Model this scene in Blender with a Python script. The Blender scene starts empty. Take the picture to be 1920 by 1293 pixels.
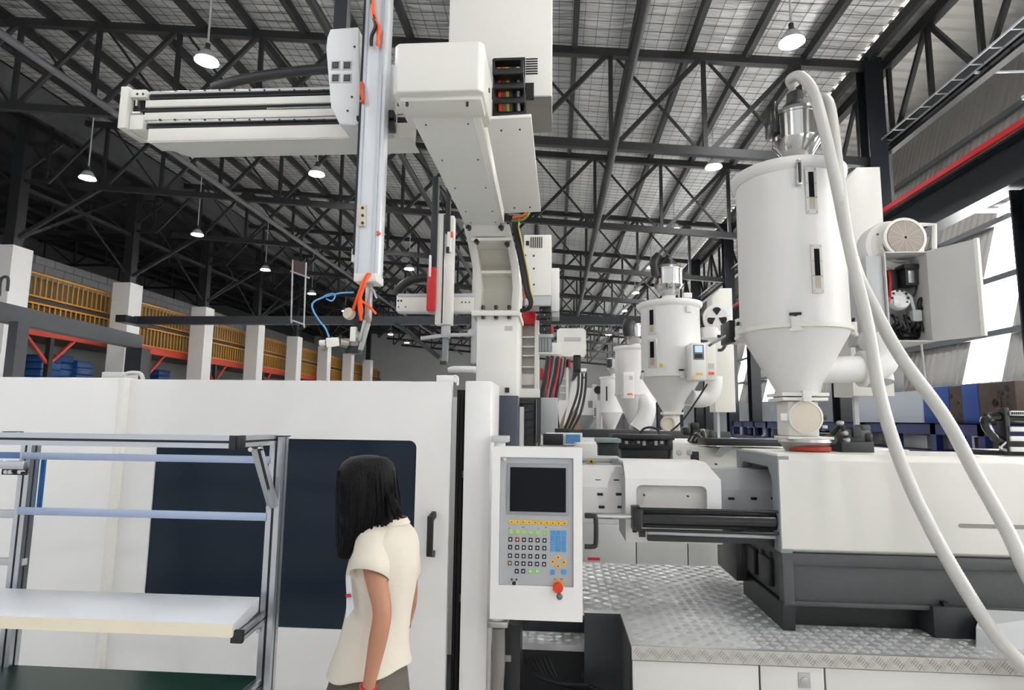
import bpy, bmesh, math, random
from mathutils import Vector, Matrix
random.seed(7)
S = bpy.context.scene
COL = S.collection

# ------------------------------------------------------------------ camera
FPX, IW, IH = 1130.0, 1920.0, 1293.0
CAM = Vector((0.0, 0.0, 1.72))
YAW, PITCH, ROLL = math.radians(4.2), math.radians(7.0), math.radians(0.7)
cam_d = bpy.data.cameras.new('camera')
cam_d.sensor_fit = 'HORIZONTAL'
cam_d.sensor_width = 36.0
cam_d.lens = 36.0 * FPX / IW
cam_d.clip_start, cam_d.clip_end = 0.05, 400
cam = bpy.data.objects.new('camera', cam_d)
COL.objects.link(cam)
fw = Vector((-math.sin(YAW) * math.cos(PITCH), math.cos(YAW) * math.cos(PITCH), math.sin(PITCH)))
rt0 = Vector((math.cos(YAW), math.sin(YAW), 0))
up0 = rt0.cross(fw)
RT = rt0 * math.cos(ROLL) + up0 * math.sin(ROLL)      # the camera leans a little, so the picture turns clockwise
UP = up0 * math.cos(ROLL) - rt0 * math.sin(ROLL)
cam.matrix_world = Matrix.Translation(CAM) @ Matrix((RT, UP, -fw)).transposed().to_4x4()
S.camera = cam

# ------------------------------------------------------------------ sky and exposure
S.view_settings.view_transform = 'Standard'
S.view_settings.look = 'None'
S.view_settings.gamma = 1.0
S.view_settings.use_curve_mapping = False
S.view_settings.exposure = -0.05
S.cycles.max_bounces = 7
S.cycles.diffuse_bounces = 5
S.cycles.glossy_bounces = 3
S.cycles.transmission_bounces = 3
world = bpy.data.worlds.new('overcast_sky')
S.world = world
world.use_nodes = True
wn = world.node_tree.nodes
bg = wn['Background']
bg.inputs[0].default_value = (0.93, 0.965, 1.0, 1)
bg.inputs[1].default_value = 1.0
sun_d = bpy.data.lights.new('sun', 'SUN'); sun_d.energy = 95.0; sun_d.angle = math.radians(3); sun_d.color = (1.0, 0.97, 0.92)
sun = bpy.data.objects.new('sun', sun_d); COL.objects.link(sun)
sun.rotation_euler = Vector((-0.80, -0.22, -0.55)).to_track_quat('-Z', 'Y').to_euler()

# ------------------------------------------------------------------ helpers
def ray(px, py):
    return (fw + RT * ((px - IW / 2) / FPX) + UP * ((IH / 2 - py) / FPX))
def W(px, py, Y):
    d = ray(px, py); t = (Y - CAM.y) / d.y
    return CAM + d * t
def WX(px, py, X):
    d = ray(px, py); return CAM + d * ((X - CAM.x) / d.x)
def R4(x0, y0, x1, y1, Y):
    xm, ym = (x0 + x1) / 2, (y0 + y1) / 2
    return W(x0, ym, Y).x, W(x1, ym, Y).x, W(xm, y1, Y).z, W(xm, y0, Y).z   # X0,X1,Z0,Z1

def lin(c):
    c /= 255.0
    return c / 12.92 if c <= 0.04045 else ((c + 0.055) / 1.055) ** 2.4
def rgb(h):
    if isinstance(h, str):
        return tuple(lin(int(h[i:i + 2], 16)) for i in (0, 2, 4)) + (1,)
    return tuple(h) + (1,)
MATS = {}
def M(name, col, rough=0.5, metal=0.0, var=0.06, scale=6.0, bump=0.0, bscale=60.0, emit=0.0, alpha=None, coat=0.0, spec=0.5, aniso=None):
    if name in MATS: return MATS[name]
    m = bpy.data.materials.new(name); m.use_nodes = True
    nt = m.node_tree; n = nt.nodes; l = nt.links
    b = n['Principled BSDF']
    c = rgb(col)
    tc = n.new('ShaderNodeTexCoord')
    no = n.new('ShaderNodeTexNoise'); no.inputs['Scale'].default_value = scale; no.inputs['Detail'].default_value = 5
    if aniso:
        mp = n.new('ShaderNodeMapping'); mp.inputs['Scale'].default_value = aniso
        l.new(tc.outputs['Object'], mp.inputs[0]); l.new(mp.outputs[0], no.inputs['Vector'])
    else:
        l.new(tc.outputs['Object'], no.inputs['Vector'])
    mx = n.new('ShaderNodeMix'); mx.data_type = 'RGBA'
    mx.inputs[6].default_value = tuple(x * (1 - var) for x in c[:3]) + (1,)
    mx.inputs[7].default_value = tuple(min(1, x * (1 + var)) for x in c[:3]) + (1,)
    l.new(no.outputs[0], mx.inputs[0]); l.new(mx.outputs[2], b.inputs['Base Color'])
    b.inputs['Roughness'].default_value = rough; b.inputs['Metallic'].default_value = metal
    b.inputs['Specular IOR Level'].default_value = spec
    if coat: b.inputs['Coat Weight'].default_value = coat
    if bump:
        n2 = n.new('ShaderNodeTexNoise'); n2.inputs['Scale'].default_value = bscale; n2.inputs['Detail'].default_value = 4
        l.new((mp if aniso else tc).outputs['Vector' if aniso else 'Object'], n2.inputs['Vector'])
        bp = n.new('ShaderNodeBump'); bp.inputs['Strength'].default_value = bump; bp.inputs['Distance'].default_value = 0.02
        l.new(n2.outputs[0], bp.inputs['Height']); l.new(bp.outputs[0], b.inputs['Normal'])
    if emit:
        b.inputs['Emission Color'].default_value = c; b.inputs['Emission Strength'].default_value = emit
    if alpha is not None:
        b.inputs['Alpha'].default_value = alpha
    MATS[name] = m
    return m

ORG = {}
class MB:
    def __init__(s): s.v = []; s.f = []
    def add(s, vs, fs):
        o = len(s.v); s.v += [Vector(p) for p in vs]; s.f += [tuple(i + o for i in f) for f in fs]; return s
    def box(s, x0, y0, z0, x1, y1, z1):
        if x0 > x1: x0, x1 = x1, x0
        if y0 > y1: y0, y1 = y1, y0
        if z0 > z1: z0, z1 = z1, z0
        return s.add([(x0,y0,z0),(x1,y0,z0),(x1,y1,z0),(x0,y1,z0),(x0,y0,z1),(x1,y0,z1),(x1,y1,z1),(x0,y1,z1)],
                     [(3,2,1,0),(4,5,6,7),(0,1,5,4),(1,2,6,5),(2,3,7,6),(3,0,4,7)])
    def pbox(s, x0, y0, x1, y1, Y, dy):
        a, b, c, d = R4(x0, y0, x1, y1, Y); return s.box(a, Y, c, b, Y + dy, d)
    def hexa(s, a, b):
        """two quads of four points each (front, back), same winding"""
        return s.add(list(a) + list(b), [(0,1,2,3),(7,6,5,4),(0,4,5,1),(1,5,6,2),(2,6,7,3),(3,7,4,0)])
    def bar(s, p0, p1, w, h=None, up=(0,0,1)):
        p0, p1 = Vector(p0), Vector(p1); h = w if h is None else h
        d = (p1 - p0).normalized(); u = Vector(up)
        if abs(d.dot(u)) > 0.98: u = Vector((0, 1, 0))
        r = d.cross(u).normalized(); u = r.cross(d).normalized()
        q = [(-1,-1),(1,-1),(1,1),(-1,1)]
        A = [p0 + r*(i*w/2) + u*(j*h/2) for i, j in q]; B = [p1 + r*(i*w/2) + u*(j*h/2) for i, j in q]
        return s.add(A + B, [(0,1,2,3),(7,6,5,4),(0,4,5,1),(1,5,6,2),(2,6,7,3),(3,7,4,0)])
    def cyl(s, p0, p1, r0, r1=None, n=20, caps=True):
        p0, p1 = Vector(p0), Vector(p1); r1 = r0 if r1 is None else r1
        d = (p1 - p0).normalized(); u = Vector((0,0,1)) if abs(d.z) < 0.9 else Vector((1,0,0))
        a = d.cross(u).normalized(); b = d.cross(a).normalized(); o = len(s.v)
        for p, r in ((p0, r0), (p1, r1)):
            for i in range(n):
                t = 2*math.pi*i/n; s.v.append(p + a*(r*math.cos(t)) + b*(r*math.sin(t)))
        for i in range(n):
            j = (i+1) % n; s.f.append((o+i, o+j, o+n+j, o+n+i))
        if caps: s.f.append(tuple(o+i for i in range(n))[::-1]); s.f.append(tuple(o+n+i for i in range(n)))
        return s
    def lathe(s, cx, cy, prof, n=48, caps=True):
        o = len(s.v); k = len(prof)
        for r, z in prof:
            for i in range(n):
                t = 2*math.pi*i/n; s.v.append(Vector((cx + r*math.cos(t), cy + r*math.sin(t), z)))
        for a in range(k-1):
            for i in range(n):
                j = (i+1) % n; s.f.append((o+a*n+i, o+a*n+j, o+(a+1)*n+j, o+(a+1)*n+i))
        if caps: s.f.append(tuple(o+i for i in range(n))[::-1]); s.f.append(tuple(o+(k-1)*n+i for i in range(n)))
        return s
    def disc_lathe(s, c, axis, prof, n=40):
        """lathe about any axis: prof = (r, t) with t along the axis"""
        c = Vector(c); d = Vector(axis).normalized(); u = Vector((0,0,1)) if abs(d.z) < 0.9 else Vector((1,0,0))
        a = d.cross(u).normalized(); b = d.cross(a).normalized(); o = len(s.v); k = len(prof)
        for r, t in prof:
            for i in range(n):
                w = 2*math.pi*i/n; s.v.append(c + d*t + a*(r*math.cos(w)) + b*(r*math.sin(w)))
        for q in range(k-1):
            for i in range(n):
                j = (i+1) % n; s.f.append((o+q*n+i, o+q*n+j, o+(q+1)*n+j, o+(q+1)*n+i))
        s.f.append(tuple(o+i for i in range(n))[::-1]); s.f.append(tuple(o+(k-1)*n+i for i in range(n)))
        return s
    def tube(s, pts, r, n=10, sub=6, ry=None):
        P = [Vector(p) for p in pts]
        if sub > 1 and len(P) > 2: P = spline(P, sub)
        rs = r if isinstance(r, (list, tuple)) else None
        o = len(s.v); k = len(P); a = None
        for q, p in enumerate(P):
            d = (P[min(q+1, k-1)] - P[max(q-1, 0)]).normalized()
            if a is None:
                u = Vector((0,0,1)) if abs(d.z) < 0.9 else Vector((1,0,0)); a = d.cross(u).normalized()
            else:
                a = (a - d*a.dot(d)).normalized()
            b = d.cross(a).normalized()
            if rs:
                x = q/(k-1)*(len(rs)-1); i0 = min(int(x), len(rs)-2); rr = rs[i0] + (rs[i0+1]-rs[i0])*(x-i0)
            else: rr = r
            for i in range(n):
                t = 2*math.pi*i/n; s.v.append(p + a*(rr*math.cos(t)) + b*((ry or rr)*math.sin(t)))
        for q in range(k-1):
            for i in range(n):
                j = (i+1) % n; s.f.append((o+q*n+i, o+q*n+j, o+(q+1)*n+j, o+(q+1)*n+i))
        s.f.append(tuple(o+i for i in range(n))[::-1]); s.f.append(tuple(o+(k-1)*n+i for i in range(n)))
        return s
    def loft(s, rings, caps=True):
        o = len(s.v); n = len(rings[0]); k = len(rings)
        for r in rings: s.v += [Vector(p) for p in r]
        for q in range(k-1):
            for i in range(n):
                j = (i+1) % n; s.f.append((o+q*n+i, o+q*n+j, o+(q+1)*n+j, o+(q+1)*n+i))
        if caps: s.f.append(tuple(o+i for i in range(n))[::-1]); s.f.append(tuple(o+(k-1)*n+i for i in range(n)))
        return s
    def prism(s, poly, Y0, Y1):
        """poly of (x, z) extruded in Y"""
        n = len(poly)
        return s.add([(x, Y0, z) for x, z in poly] + [(x, Y1, z) for x, z in poly],
                     [tuple(range(n)), tuple(range(2*n-1, n-1, -1))] + [(i, n+i, n+(i+1) % n, (i+1) % n) for i in range(n)])
    def prismX(s, poly, X0, X1):
        """poly of (y, z) extruded in X"""
        n = len(poly)
        return s.add([(X0, y, z) for y, z in poly] + [(X1, y, z) for y, z in poly],
                     [tuple(range(n)), tuple(range(2*n-1, n-1, -1))] + [(i, n+i, n+(i+1) % n, (i+1) % n) for i in range(n)])
    def prismZ(s, poly, Z0, Z1):
        n = len(poly)
        return s.add([(x, y, Z0) for x, y in poly] + [(x, y, Z1) for x, y in poly],
                     [tuple(range(n)), tuple(range(2*n-1, n-1, -1))] + [(i, n+i, n+(i+1) % n, (i+1) % n) for i in range(n)])
    def build(s, name, mat, parent=None, bevel=0.0, seg=2, smooth=False, fix=True, label=None, cat=None, group=None, kind=None, angle=40):
        o3 = Vector((0,0,0))
        if s.v:
            xs = [p.x for p in s.v]; ys = [p.y for p in s.v]; zs = [p.z for p in s.v]
            o3 = Vector(((min(xs)+max(xs))/2, (min(ys)+max(ys))/2, min(zs)))
        me = bpy.data.meshes.new(name)
        me.from_pydata([p - o3 for p in s.v], [], s.f); me.validate()
        if fix or bevel:
            bm = bmesh.new(); bm.from_mesh(me)
            if fix: bmesh.ops.recalc_face_normals(bm, faces=bm.faces)
            if bevel:
                ed = [e for e in bm.edges if len(e.link_faces) == 2 and e.calc_face_angle(0) > 0.5]
                bmesh.ops.bevel(bm, geom=ed, offset=bevel, segments=seg, affect='EDGES', profile=0.5, clamp_overlap=True)
            bm.to_mesh(me); bm.free()
        me.materials.append(mat)
        if smooth or bevel:
            me.shade_smooth() if smooth and angle >= 180 else me.set_sharp_from_angle(angle=math.radians(angle))
            for p in me.polygons: p.use_smooth = True
        return link(name, me, o3, parent, label, cat, group, kind)
def link(name, me, o3, parent=None, label=None, cat=None, group=None, kind=None):
    ob = bpy.data.objects.new(name, me); COL.objects.link(ob)
    ORG[ob.name] = Vector(o3)
    if parent is not None:
        ob.parent = parent; ob.location = Vector(o3) - ORG[parent.name]
    else: ob.location = o3
    tag(ob, label, cat, group, kind)
    return ob
def tag(ob, label=None, cat=None, group=None, kind=None):
    if label: ob['label'] = label
    if cat: ob['category'] = cat
    if group: ob['group'] = group
    if kind: ob['kind'] = kind
    return ob
def T(name, label, cat, loc, group=None, kind=None):
    e = bpy.data.objects.new(name, None); COL.objects.link(e); e.location = loc; e.empty_display_size = 0.1
    ORG[e.name] = Vector(loc)
    return tag(e, label, cat, group, kind)
def copy_tree(o, delta, parent=None, label=None):
    c = o.copy(); COL.objects.link(c)
    ORG[c.name] = ORG[o.name] + Vector(delta)
    if parent is None: c.location = o.location + Vector(delta)
    else: c.parent = parent
    if label: c['label'] = label
    for ch in [x for x in list(o.children)]: copy_tree(ch, delta, c)
    return c
def spline(P, sub):
    out = []
    n = len(P)
    for i in range(n-1):
        p0 = P[max(i-1,0)]; p1 = P[i]; p2 = P[i+1]; p3 = P[min(i+2,n-1)]
        for k in range(sub):
            t = k/sub
            out.append(0.5*((2*p1) + (p2-p0)*t + (2*p0-5*p1+4*p2-p3)*t*t + (3*p1-p0-3*p2+p3)*t**3))
    out.append(P[-1]); return out
def rrect(x0, z0, x1, z1, r, n=5, corners=(1,1,1,1)):
    """rounded rectangle outline (x,z), ccw from lower left; corners ll, lr, ur, ul"""
    pts = []
    for k, (cx, cz, a0) in enumerate(((x0+r, z0+r, math.pi), (x1-r, z0+r, 1.5*math.pi), (x1-r, z1-r, 0), (x0+r, z1-r, .5*math.pi))):
        if corners[k]:
            for i in range(n+1):
                t = a0 + .5*math.pi*i/n; pts.append((cx + r*math.cos(t), cz + r*math.sin(t)))
        else:
            pts.append(((x0 if k in (0,3) else x1), (z0 if k < 2 else z1)))
    return pts
def text_mesh(name, s, size, loc, mat, parent, rot=(math.pi/2, 0, 0), ext=0.0006):
    cu = bpy.data.curves.new(name, 'FONT'); cu.body = s; cu.size = size; cu.extrude = ext; cu.align_x = 'CENTER'; cu.align_y = 'CENTER'
    tmp = bpy.data.objects.new('tmp_text', cu); COL.objects.link(tmp)
    dg = bpy.context.evaluated_depsgraph_get()
    me = bpy.data.meshes.new_from_object(tmp.evaluated_get(dg)); bpy.data.objects.remove(tmp)
    me.transform(Matrix.Rotation(rot[2], 4, 'Z') @ Matrix.Rotation(rot[0], 4, 'X'))
    me.materials.clear(); me.materials.append(mat)
    return link(name, me, Vector(loc), parent)

# ------------------------------------------------------------------ materials
WHITE = M('white_powder_coat', 'e7e5e3', 0.38, var=0.02, bump=0.03, bscale=250)
CREAM = M('cream_white_paint', 'e2dfd8', 0.36, var=0.02, bump=0.02, bscale=250)
WARM = M('warm_white_edge', 'e2dfd8', 0.45, var=0.02)
GREYP = M('grey_green_paint', '828a8c', 0.45, var=0.04)
LGREY = M('light_grey_paint', 'b4b6b8', 0.42, var=0.03)
DGREY = M('dark_grey_casting', '4a4b4d', 0.55, var=0.12, bump=0.12, bscale=30)
CHAR = M('charcoal_steel', '2b2d30', 0.5, var=0.1)
BLACK = M('black_plastic', '101114', 0.42, var=0.08)
BLACKG = M('black_gloss', '0d0e10', 0.2, var=0.05)
BLKPART = M('black_painted_parts', '16171a', 0.35, var=0.2)
ALU = M('anodised_aluminium', 'c3c6cc', 0.3, 0.85, var=0.05, aniso=(2, 2, 60))
ALUB = M('pale_blue_aluminium', 'a9b6d2', 0.4, 0.55, var=0.04)
STEEL = M('polished_steel', 'c9c8c6', 0.12, 1.0, var=0.04)
STEELB = M('brushed_steel', 'b0afae', 0.34, 1.0, var=0.08, aniso=(40, 40, 2))
CHECK = M('checker_plate_aluminium', 'd2d3d3', 0.36, 0.4, var=0.18, scale=3, bump=0.05, bscale=90)
GALV = M('galvanised_duct', '8a8d91', 0.42, 0.85, var=0.2, scale=9)
TRUSS = M('dark_steel_paint', '1d1e20', 0.55, var=0.1)
TRUSS2 = M('grey_steel_pipe', '55565a', 0.5, var=0.1)
NAVY = M('navy_steel_paint', '14181f', 0.4, var=0.1)
RED = M('red_paint', 'c0161c', 0.35, var=0.04)
ORED = M('orange_red_paint', 'b3331c', 0.45, var=0.08)
YELL = M('yellow_railing_paint', 'c98a2a', 0.5, var=0.1)
BLUE = M('blue_steel_paint', '16275a', 0.45, var=0.1)
MBLUE = M('mould_blue_paint', '15418c', 0.42, var=0.1)
CRATE = M('blue_crate_plastic', '1c4a86', 0.3, var=0.12)
ORNG = M('orange_tube', 'e8541a', 0.35, var=0.05)
LBLUE = M('light_blue_hose', '5f9fd6', 0.35, var=0.03)
GREENW = M('green_wire', '5c7a2a', 0.4, var=0.05)
RUBBER = M('black_rubber_hose', '121314', 0.5, var=0.1)
HOSE = M('clear_suction_hose', 'c0beb9', 0.34, var=0.04, bump=0.0)
BROWN = M('rusty_mould_steel', '4d4038', 0.55, 0.4, var=0.35, scale=14, bump=0.2, bscale=40)
GLASSD = M('tinted_polycarbonate', '14212e', 0.22, var=0.14, scale=2.5, spec=0.22)
SCRN = M('dark_screen', '0a0d14', 0.35, var=0.1, spec=0.15)
CARD = M('tan_cardboard', '9a8468', 0.7, var=0.06)
# ------------------------------------------------------------------ the hall
TR_Y = [14.0 + 6*k for k in range(10)]
XE, XV = 7.3, -17.5                 # truss ends: eave on the right, valley on the left
pa, pb = W(0, 40, 14), W(1620, 125, 14)
SL = (pb.z - pa.z) / (pb.x - pa.x)
def ztop(X): return pa.z + SL * (X - pa.x)
qa, qb = W(0, 205, 14), W(1400, 282, 14)
DEP = ((pa.z - qa.z) + (ztop(qb.x) - qb.z)) / 2 + 0.0
YF, YE = -9.0, 76.0                  # the roof's front edge and the end wall

CONC = M('concrete_floor', 'd9d9d6', 0.45, var=0.04, scale=0.6)
MB().add([(-45, -12, 0), (30, -12, 0), (30, YE+2, 0), (-45, YE+2, 0)], [(0,1,2,3)]).build('floor', CONC, label='smooth grey concrete floor of the hall', kind='structure')

# roof foil with wrinkles, purlins, wire mesh
def foil():
    m = M('silver_foil_insulation', 'e2e1df', 0.4, 0.25, var=0.3, scale=1.3, aniso=(0.5, 1.6, 1))  # uneven colour paints in the light and dark of the wrinkles
    n = m.node_tree.nodes; l = m.node_tree.links
    tc = n.new('ShaderNodeTexCoord'); mp = n.new('ShaderNodeMapping'); mp.inputs['Scale'].default_value = (0.35, 2.6, 1)
    l.new(tc.outputs['Object'], mp.inputs[0])
    no = n.new('ShaderNodeTexNoise'); no.inputs['Scale'].default_value = 1.6; no.inputs['Detail'].default_value = 6; no.inputs['Distortion'].default_value = 0.6
    l.new(mp.outputs[0], no.inputs['Vector'])
    bp = n.new('ShaderNodeBump'); bp.inputs['Strength'].default_value = 1.0; bp.inputs['Distance'].default_value = 0.32
    l.new(no.outputs[0], bp.inputs['Height']); l.new(bp.outputs[0], n['Principled BSDF'].inputs['Normal'])
    return m
FOIL = foil()
XR = 11.0
roof = T('ceiling', 'silver foil roof lining over the hall behind dark trusses', None, (0, 40, ztop(0)), kind='structure')
mb = MB()
PUR = []
x = XV
while x < XE + 0.3: PUR.append(x); x += 1.38
for i in range(len(PUR)-1):         # the foil sags a little between purlins
    x0, x1 = PUR[i], PUR[i+1]
    for k in range(4):
        a, b = x0 + (x1-x0)*k/4, x0 + (x1-x0)*(k+1)/4
        sa, sb = 0.05*math.sin(math.pi*k/4), 0.05*math.sin(math.pi*(k+1)/4)
        za, zb = ztop(a) + 0.36 - sa, ztop(b) + 0.36 - sb
        mb.add([(a, YF, za), (b, YF, zb), (b, YE, zb), (a, YE, za)], [(0,1,2,3)])
mb.build('foil_lining', FOIL, roof, smooth=True, fix=False, angle=180)
mb = MB()
x = XV + 0.15
while x < PUR[-1]:
    z = ztop(x) + 0.285; mb.box(x-.004, YF, z-.004, x+.004, YE, z+.004); x += 0.3
y = 9.0
while y < 60:
    z0, z1 = ztop(XV)+.283, ztop(PUR[-1])+.283
    mb.bar((XV, y, z0), (PUR[-1], y, z1), 0.008); y += 0.3
mb.build('wire_mesh', M('dark_wire', '1c1c1e', 0.6), roof, fix=False, kind='stuff')  # wires drawn thicker so the dark lines take in their shadows
for x in PUR:
    MB().bar((x, YF, ztop(x)+.14), (x, YE, ztop(x)+.14), 0.13, 0.24).build('purlin', TRUSS, roof)
SKYL = bpy.data.materials.new('translucent_daylight_sheet'); SKYL.use_nodes = True
n = SKYL.node_tree.nodes; l = SKYL.node_tree.links; n.clear()
o_ = n.new('ShaderNodeOutputMaterial'); tr = n.new('ShaderNodeBsdfTransparent'); tr.inputs[0].default_value = (.93, .95, .96, 1)
tl = n.new('ShaderNodeBsdfTranslucent'); tl.inputs[0].default_value = (.9, .92, .94, 1); mx = n.new('ShaderNodeMixShader'); mx.inputs[0].default_value = .95
l.new(tr.outputs[0], mx.inputs[1]); l.new(tl.outputs[0], mx.inputs[2]); l.new(mx.outputs[0], o_.inputs[0])
CORR = M('corrugated_sheet', 'b9b6b1', 0.5, 0.2, var=0.08, scale=2)
def eave_mb(ya, yb):
    mb = MB(); y = ya; x0 = PUR[-1]; z0, z1 = ztop(x0)+.3, ztop(XR)+.3
    while y < yb - .01:
        mb.add([(x0, y, z0), (XR, y, z1), (XR, y+.16, z1), (x0, y+.16, z0), (x0, y+.2, z0+.06), (XR, y+.2, z1+.06), (XR, y+.36, z1+.06), (x0, y+.36, z0+.06), (XR, y+.4, z1), (x0, y+.4, z0)],
               [(0,1,2,3), (3,2,5,4), (4,5,6,7), (7,6,8,9)]); y += .4
    return mb
y = YF
while y < YE:
    eave_mb(y, y+6).build('corrugated_eave_sheet', CORR, roof, fix=False)
    y += 6
# the dark lower bay on the left, beyond the valley
roof2 = T('ceiling', 'dark unlit roof of the side bay above the yellow railings', None, (-26, 40, 9), kind='structure')
DROOF = M('shade_toned_roof_sheet', '3a3b3e', 0.6, 0.1, var=0.2, scale=1.5)  # same lining as the hall; the bay's shade is put into this colour
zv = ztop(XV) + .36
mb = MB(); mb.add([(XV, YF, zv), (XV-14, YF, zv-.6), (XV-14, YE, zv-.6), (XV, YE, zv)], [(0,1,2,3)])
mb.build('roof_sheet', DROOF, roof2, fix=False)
for k in range(9):
    x = XV - 1.5*k - .6; MB().bar((x, 12, zv-.2-.043*(XV-x)), (x, YE, zv-.2-.043*(XV-x)), .12, .22).build('purlin', TRUSS, roof2)
MB().box(XV-.35, YF, zv-.95, XV+.1, YE, zv-.1).build('valley_gutter', M('gutter_steel', '4a4b4e', .5), roof2)

# roof trusses
NM = ['nearest', 'second', 'third', 'fourth', 'fifth', 'sixth', 'seventh', 'eighth', 'ninth', 'tenth']
PANEL = 2.23
x0n = W(33, 120, 14).x
nodes = []
x = x0n
while x > XV + .5: x -= PANEL
while x < XE - .2: nodes.append(x); x += PANEL
for k, Y in enumerate(TR_Y):
    t = T('roof_truss', NM[k] + ' dark steel roof truss across the hall, counted from the camera', 'truss', (0, Y, ztop(0)-DEP), 'roof trusses')
    zb = lambda X: ztop(X) - DEP
    MB().bar((XV-.3, Y, ztop(XV-.3)), (XE, Y, ztop(XE)), 0.16, 0.2).build('top_chord', TRUSS, t)
    MB().bar((XV-.3, Y, zb(XV-.3)), (XE, Y, zb(XE)), 0.16, 0.2).build('bottom_chord', TRUSS, t)
    for i, X in enumerate(nodes):
        MB().bar((X, Y, zb(X)), (X, Y, ztop(X)), 0.1, 0.1).build('post', TRUSS, t)
        if i:
            XP = nodes[i-1]
            MB().bar((XP+.1, Y-.02, zb(XP)), (X-.05, Y-.02, ztop(X)), 0.09, 0.11).build('diagonal_brace', TRUSS, t)
            if k < 5:
                MB().bar((XP+.1, Y+.1, ztop(XP)), (X-.05, Y+.1, zb(X)), 0.05, 0.06).build('diagonal_brace', TRUSS, t)
# longitudinal pipes under the bottom chords
for X, w in ((-11.1, 'above the left columns side'), (-4.1, 'behind the vertical robot arm'), (1.35, 'between the robot and the white hoppers')):
    MB().cyl((X, YF+1, ztop(X)-DEP-.17), (X, 70, ztop(X)-DEP-.17), .085, n=14).build('brace_pipe', TRUSS2 if X < -10 else TRUSS, smooth=True,
        label='long round steel pipe under the trusses ' + w, cat='pipe', group='longitudinal roof pipes')
# longitudinal lattice girder at the eave
for k, Y in enumerate(TR_Y[:7]):
    t = T('eave_girder', NM[k] + ' section of lattice girder along the right eave, counted from the camera', 'girder', (XE+.2, Y-6, ztop(XE)-DEP), 'eave girder sections')
    X = XE + .55; za, zb_ = ztop(XE) + .05, ztop(XE) - 2.0
    MB().bar((X, Y-6, za), (X, Y, za), .2, .26).build('top_chord', TRUSS, t)
    MB().bar((X, Y-6, zb_), (X, Y, zb_), .16, .2).build('bottom_chord', TRUSS, t)
    for j in range(4):
        ya = Y - 6 + 1.5*j
        MB().bar((X, ya, zb_), (X, ya, za), .09).build('post', TRUSS, t)
        MB().bar((X, ya, za if j % 2 else zb_), (X, ya+1.5, zb_ if j % 2 else za), .09).build('diagonal_brace', TRUSS, t)
# eave columns
for k, Y in enumerate(TR_Y[:6]):
    t = T('eave_column', NM[k] + ' dark steel eave column under the trusses along the window wall', 'column', (XE+.1, Y, 0), 'eave columns')
    b = MB(); X = XE + .1
    b.box(X-.02, Y-.2, 0, X+.02, Y+.2, ztop(XE)+.1); b.build('web', NAVY, t)
    MB().box(X-.2, Y-.22, 0, X+.2, Y-.19, ztop(XE)+.1).build('flange', NAVY, t)
    MB().box(X-.2, Y+.19, 0, X+.2, Y+.22, ztop(XE)+.1).build('flange', NAVY, t)

# right wall: white dado, leaning corrugated sheets, translucent strips, girts
XW = 8.3
zd = W(1900, 707, XW*FPX/(1900-1045)).z
LEAN = 0.27
DADO = M('pale_blue_grey_wall_paint', 'b9c2c9', 0.5, var=0.03, scale=2)
MB().box(XW, -9.0, 0, XW+.2, YE, zd).build('wall_right', DADO, label='pale blue grey lower wall below the corrugated cladding', kind='structure')
wallr = T('wall_right', 'grey corrugated cladding leaning outwards above the pale lower wall', None, (XW, 40, zd), kind='structure')
HT = ztop(XR) + .35 - zd
HL = 4.1
def sheet_mesh(width, ribs, HT):
    mb = MB(); P = width/ribs
    prof = [(0,0)]
    for i in range(ribs): prof += [(i*P+P*.6, 0), (i*P+P*.7, .035), (i*P+P*.9, .035), (i*P+P, 0)]
    vs = [(d, yy, 0) for yy, d in prof] + [(d+LEAN*HT, yy, HT) for yy, d in prof]; k = len(prof)
    me = bpy.data.meshes.new('cladding_sheet'); me.from_pydata(vs, [], [(i, i+1, k+i+1, k+i) for i in range(k-1)])
    return me
sm = sheet_mesh(1.1, 5, HT); sm.materials.append(CORR)
sm2 = sheet_mesh(1.1, 5, HL); sm2.materials.append(SKYL)
sm3 = sheet_mesh(1.1, 5, HT-HL); sm3.materials.append(CORR)
y = 7.55 - 15*1.1; i = -15
while y < YE - 1:
    lit = i in (-13, -10, -6, -3, 1, 4, 8, 12, 15, 19, 22, 26, 30, 33, 37, 41, 45, 49, 53)
    if lit:
        link('translucent_sheet', sm2, (XW+.05, y, zd), wallr); link('cladding_sheet', sm3, (XW+.05+LEAN*HL, y, zd+HL), wallr)
    else: link('cladding_sheet', sm, (XW+.05, y, zd), wallr)
    y += 1.1; i += 1
for zz in (.95, 2.1, 3.4, 4.7, 6.0):
    X = XW + LEAN*zz - .03
    MB().bar((X, -9, zd+zz), (X, YE, zd+zz), .1, .12).build('girt', M('grey_girt', '6d7074', .5), wallr)
# far end wall, left walls
MB().box(-45, YE, 0, XW+4, YE+.3, 14).build('wall_back', M('far_wall_paint', 'd0d0d2', .7, var=.05, scale=.3), label='plain grey end wall far down the hall', kind='structure')
MB().box(-31.9, YF, 0, -31.45, YE, 14).build('wall_left', M('dark_left_wall', '4a4b4d', .7), label='dark wall behind the mezzanine', kind='structure')

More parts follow.
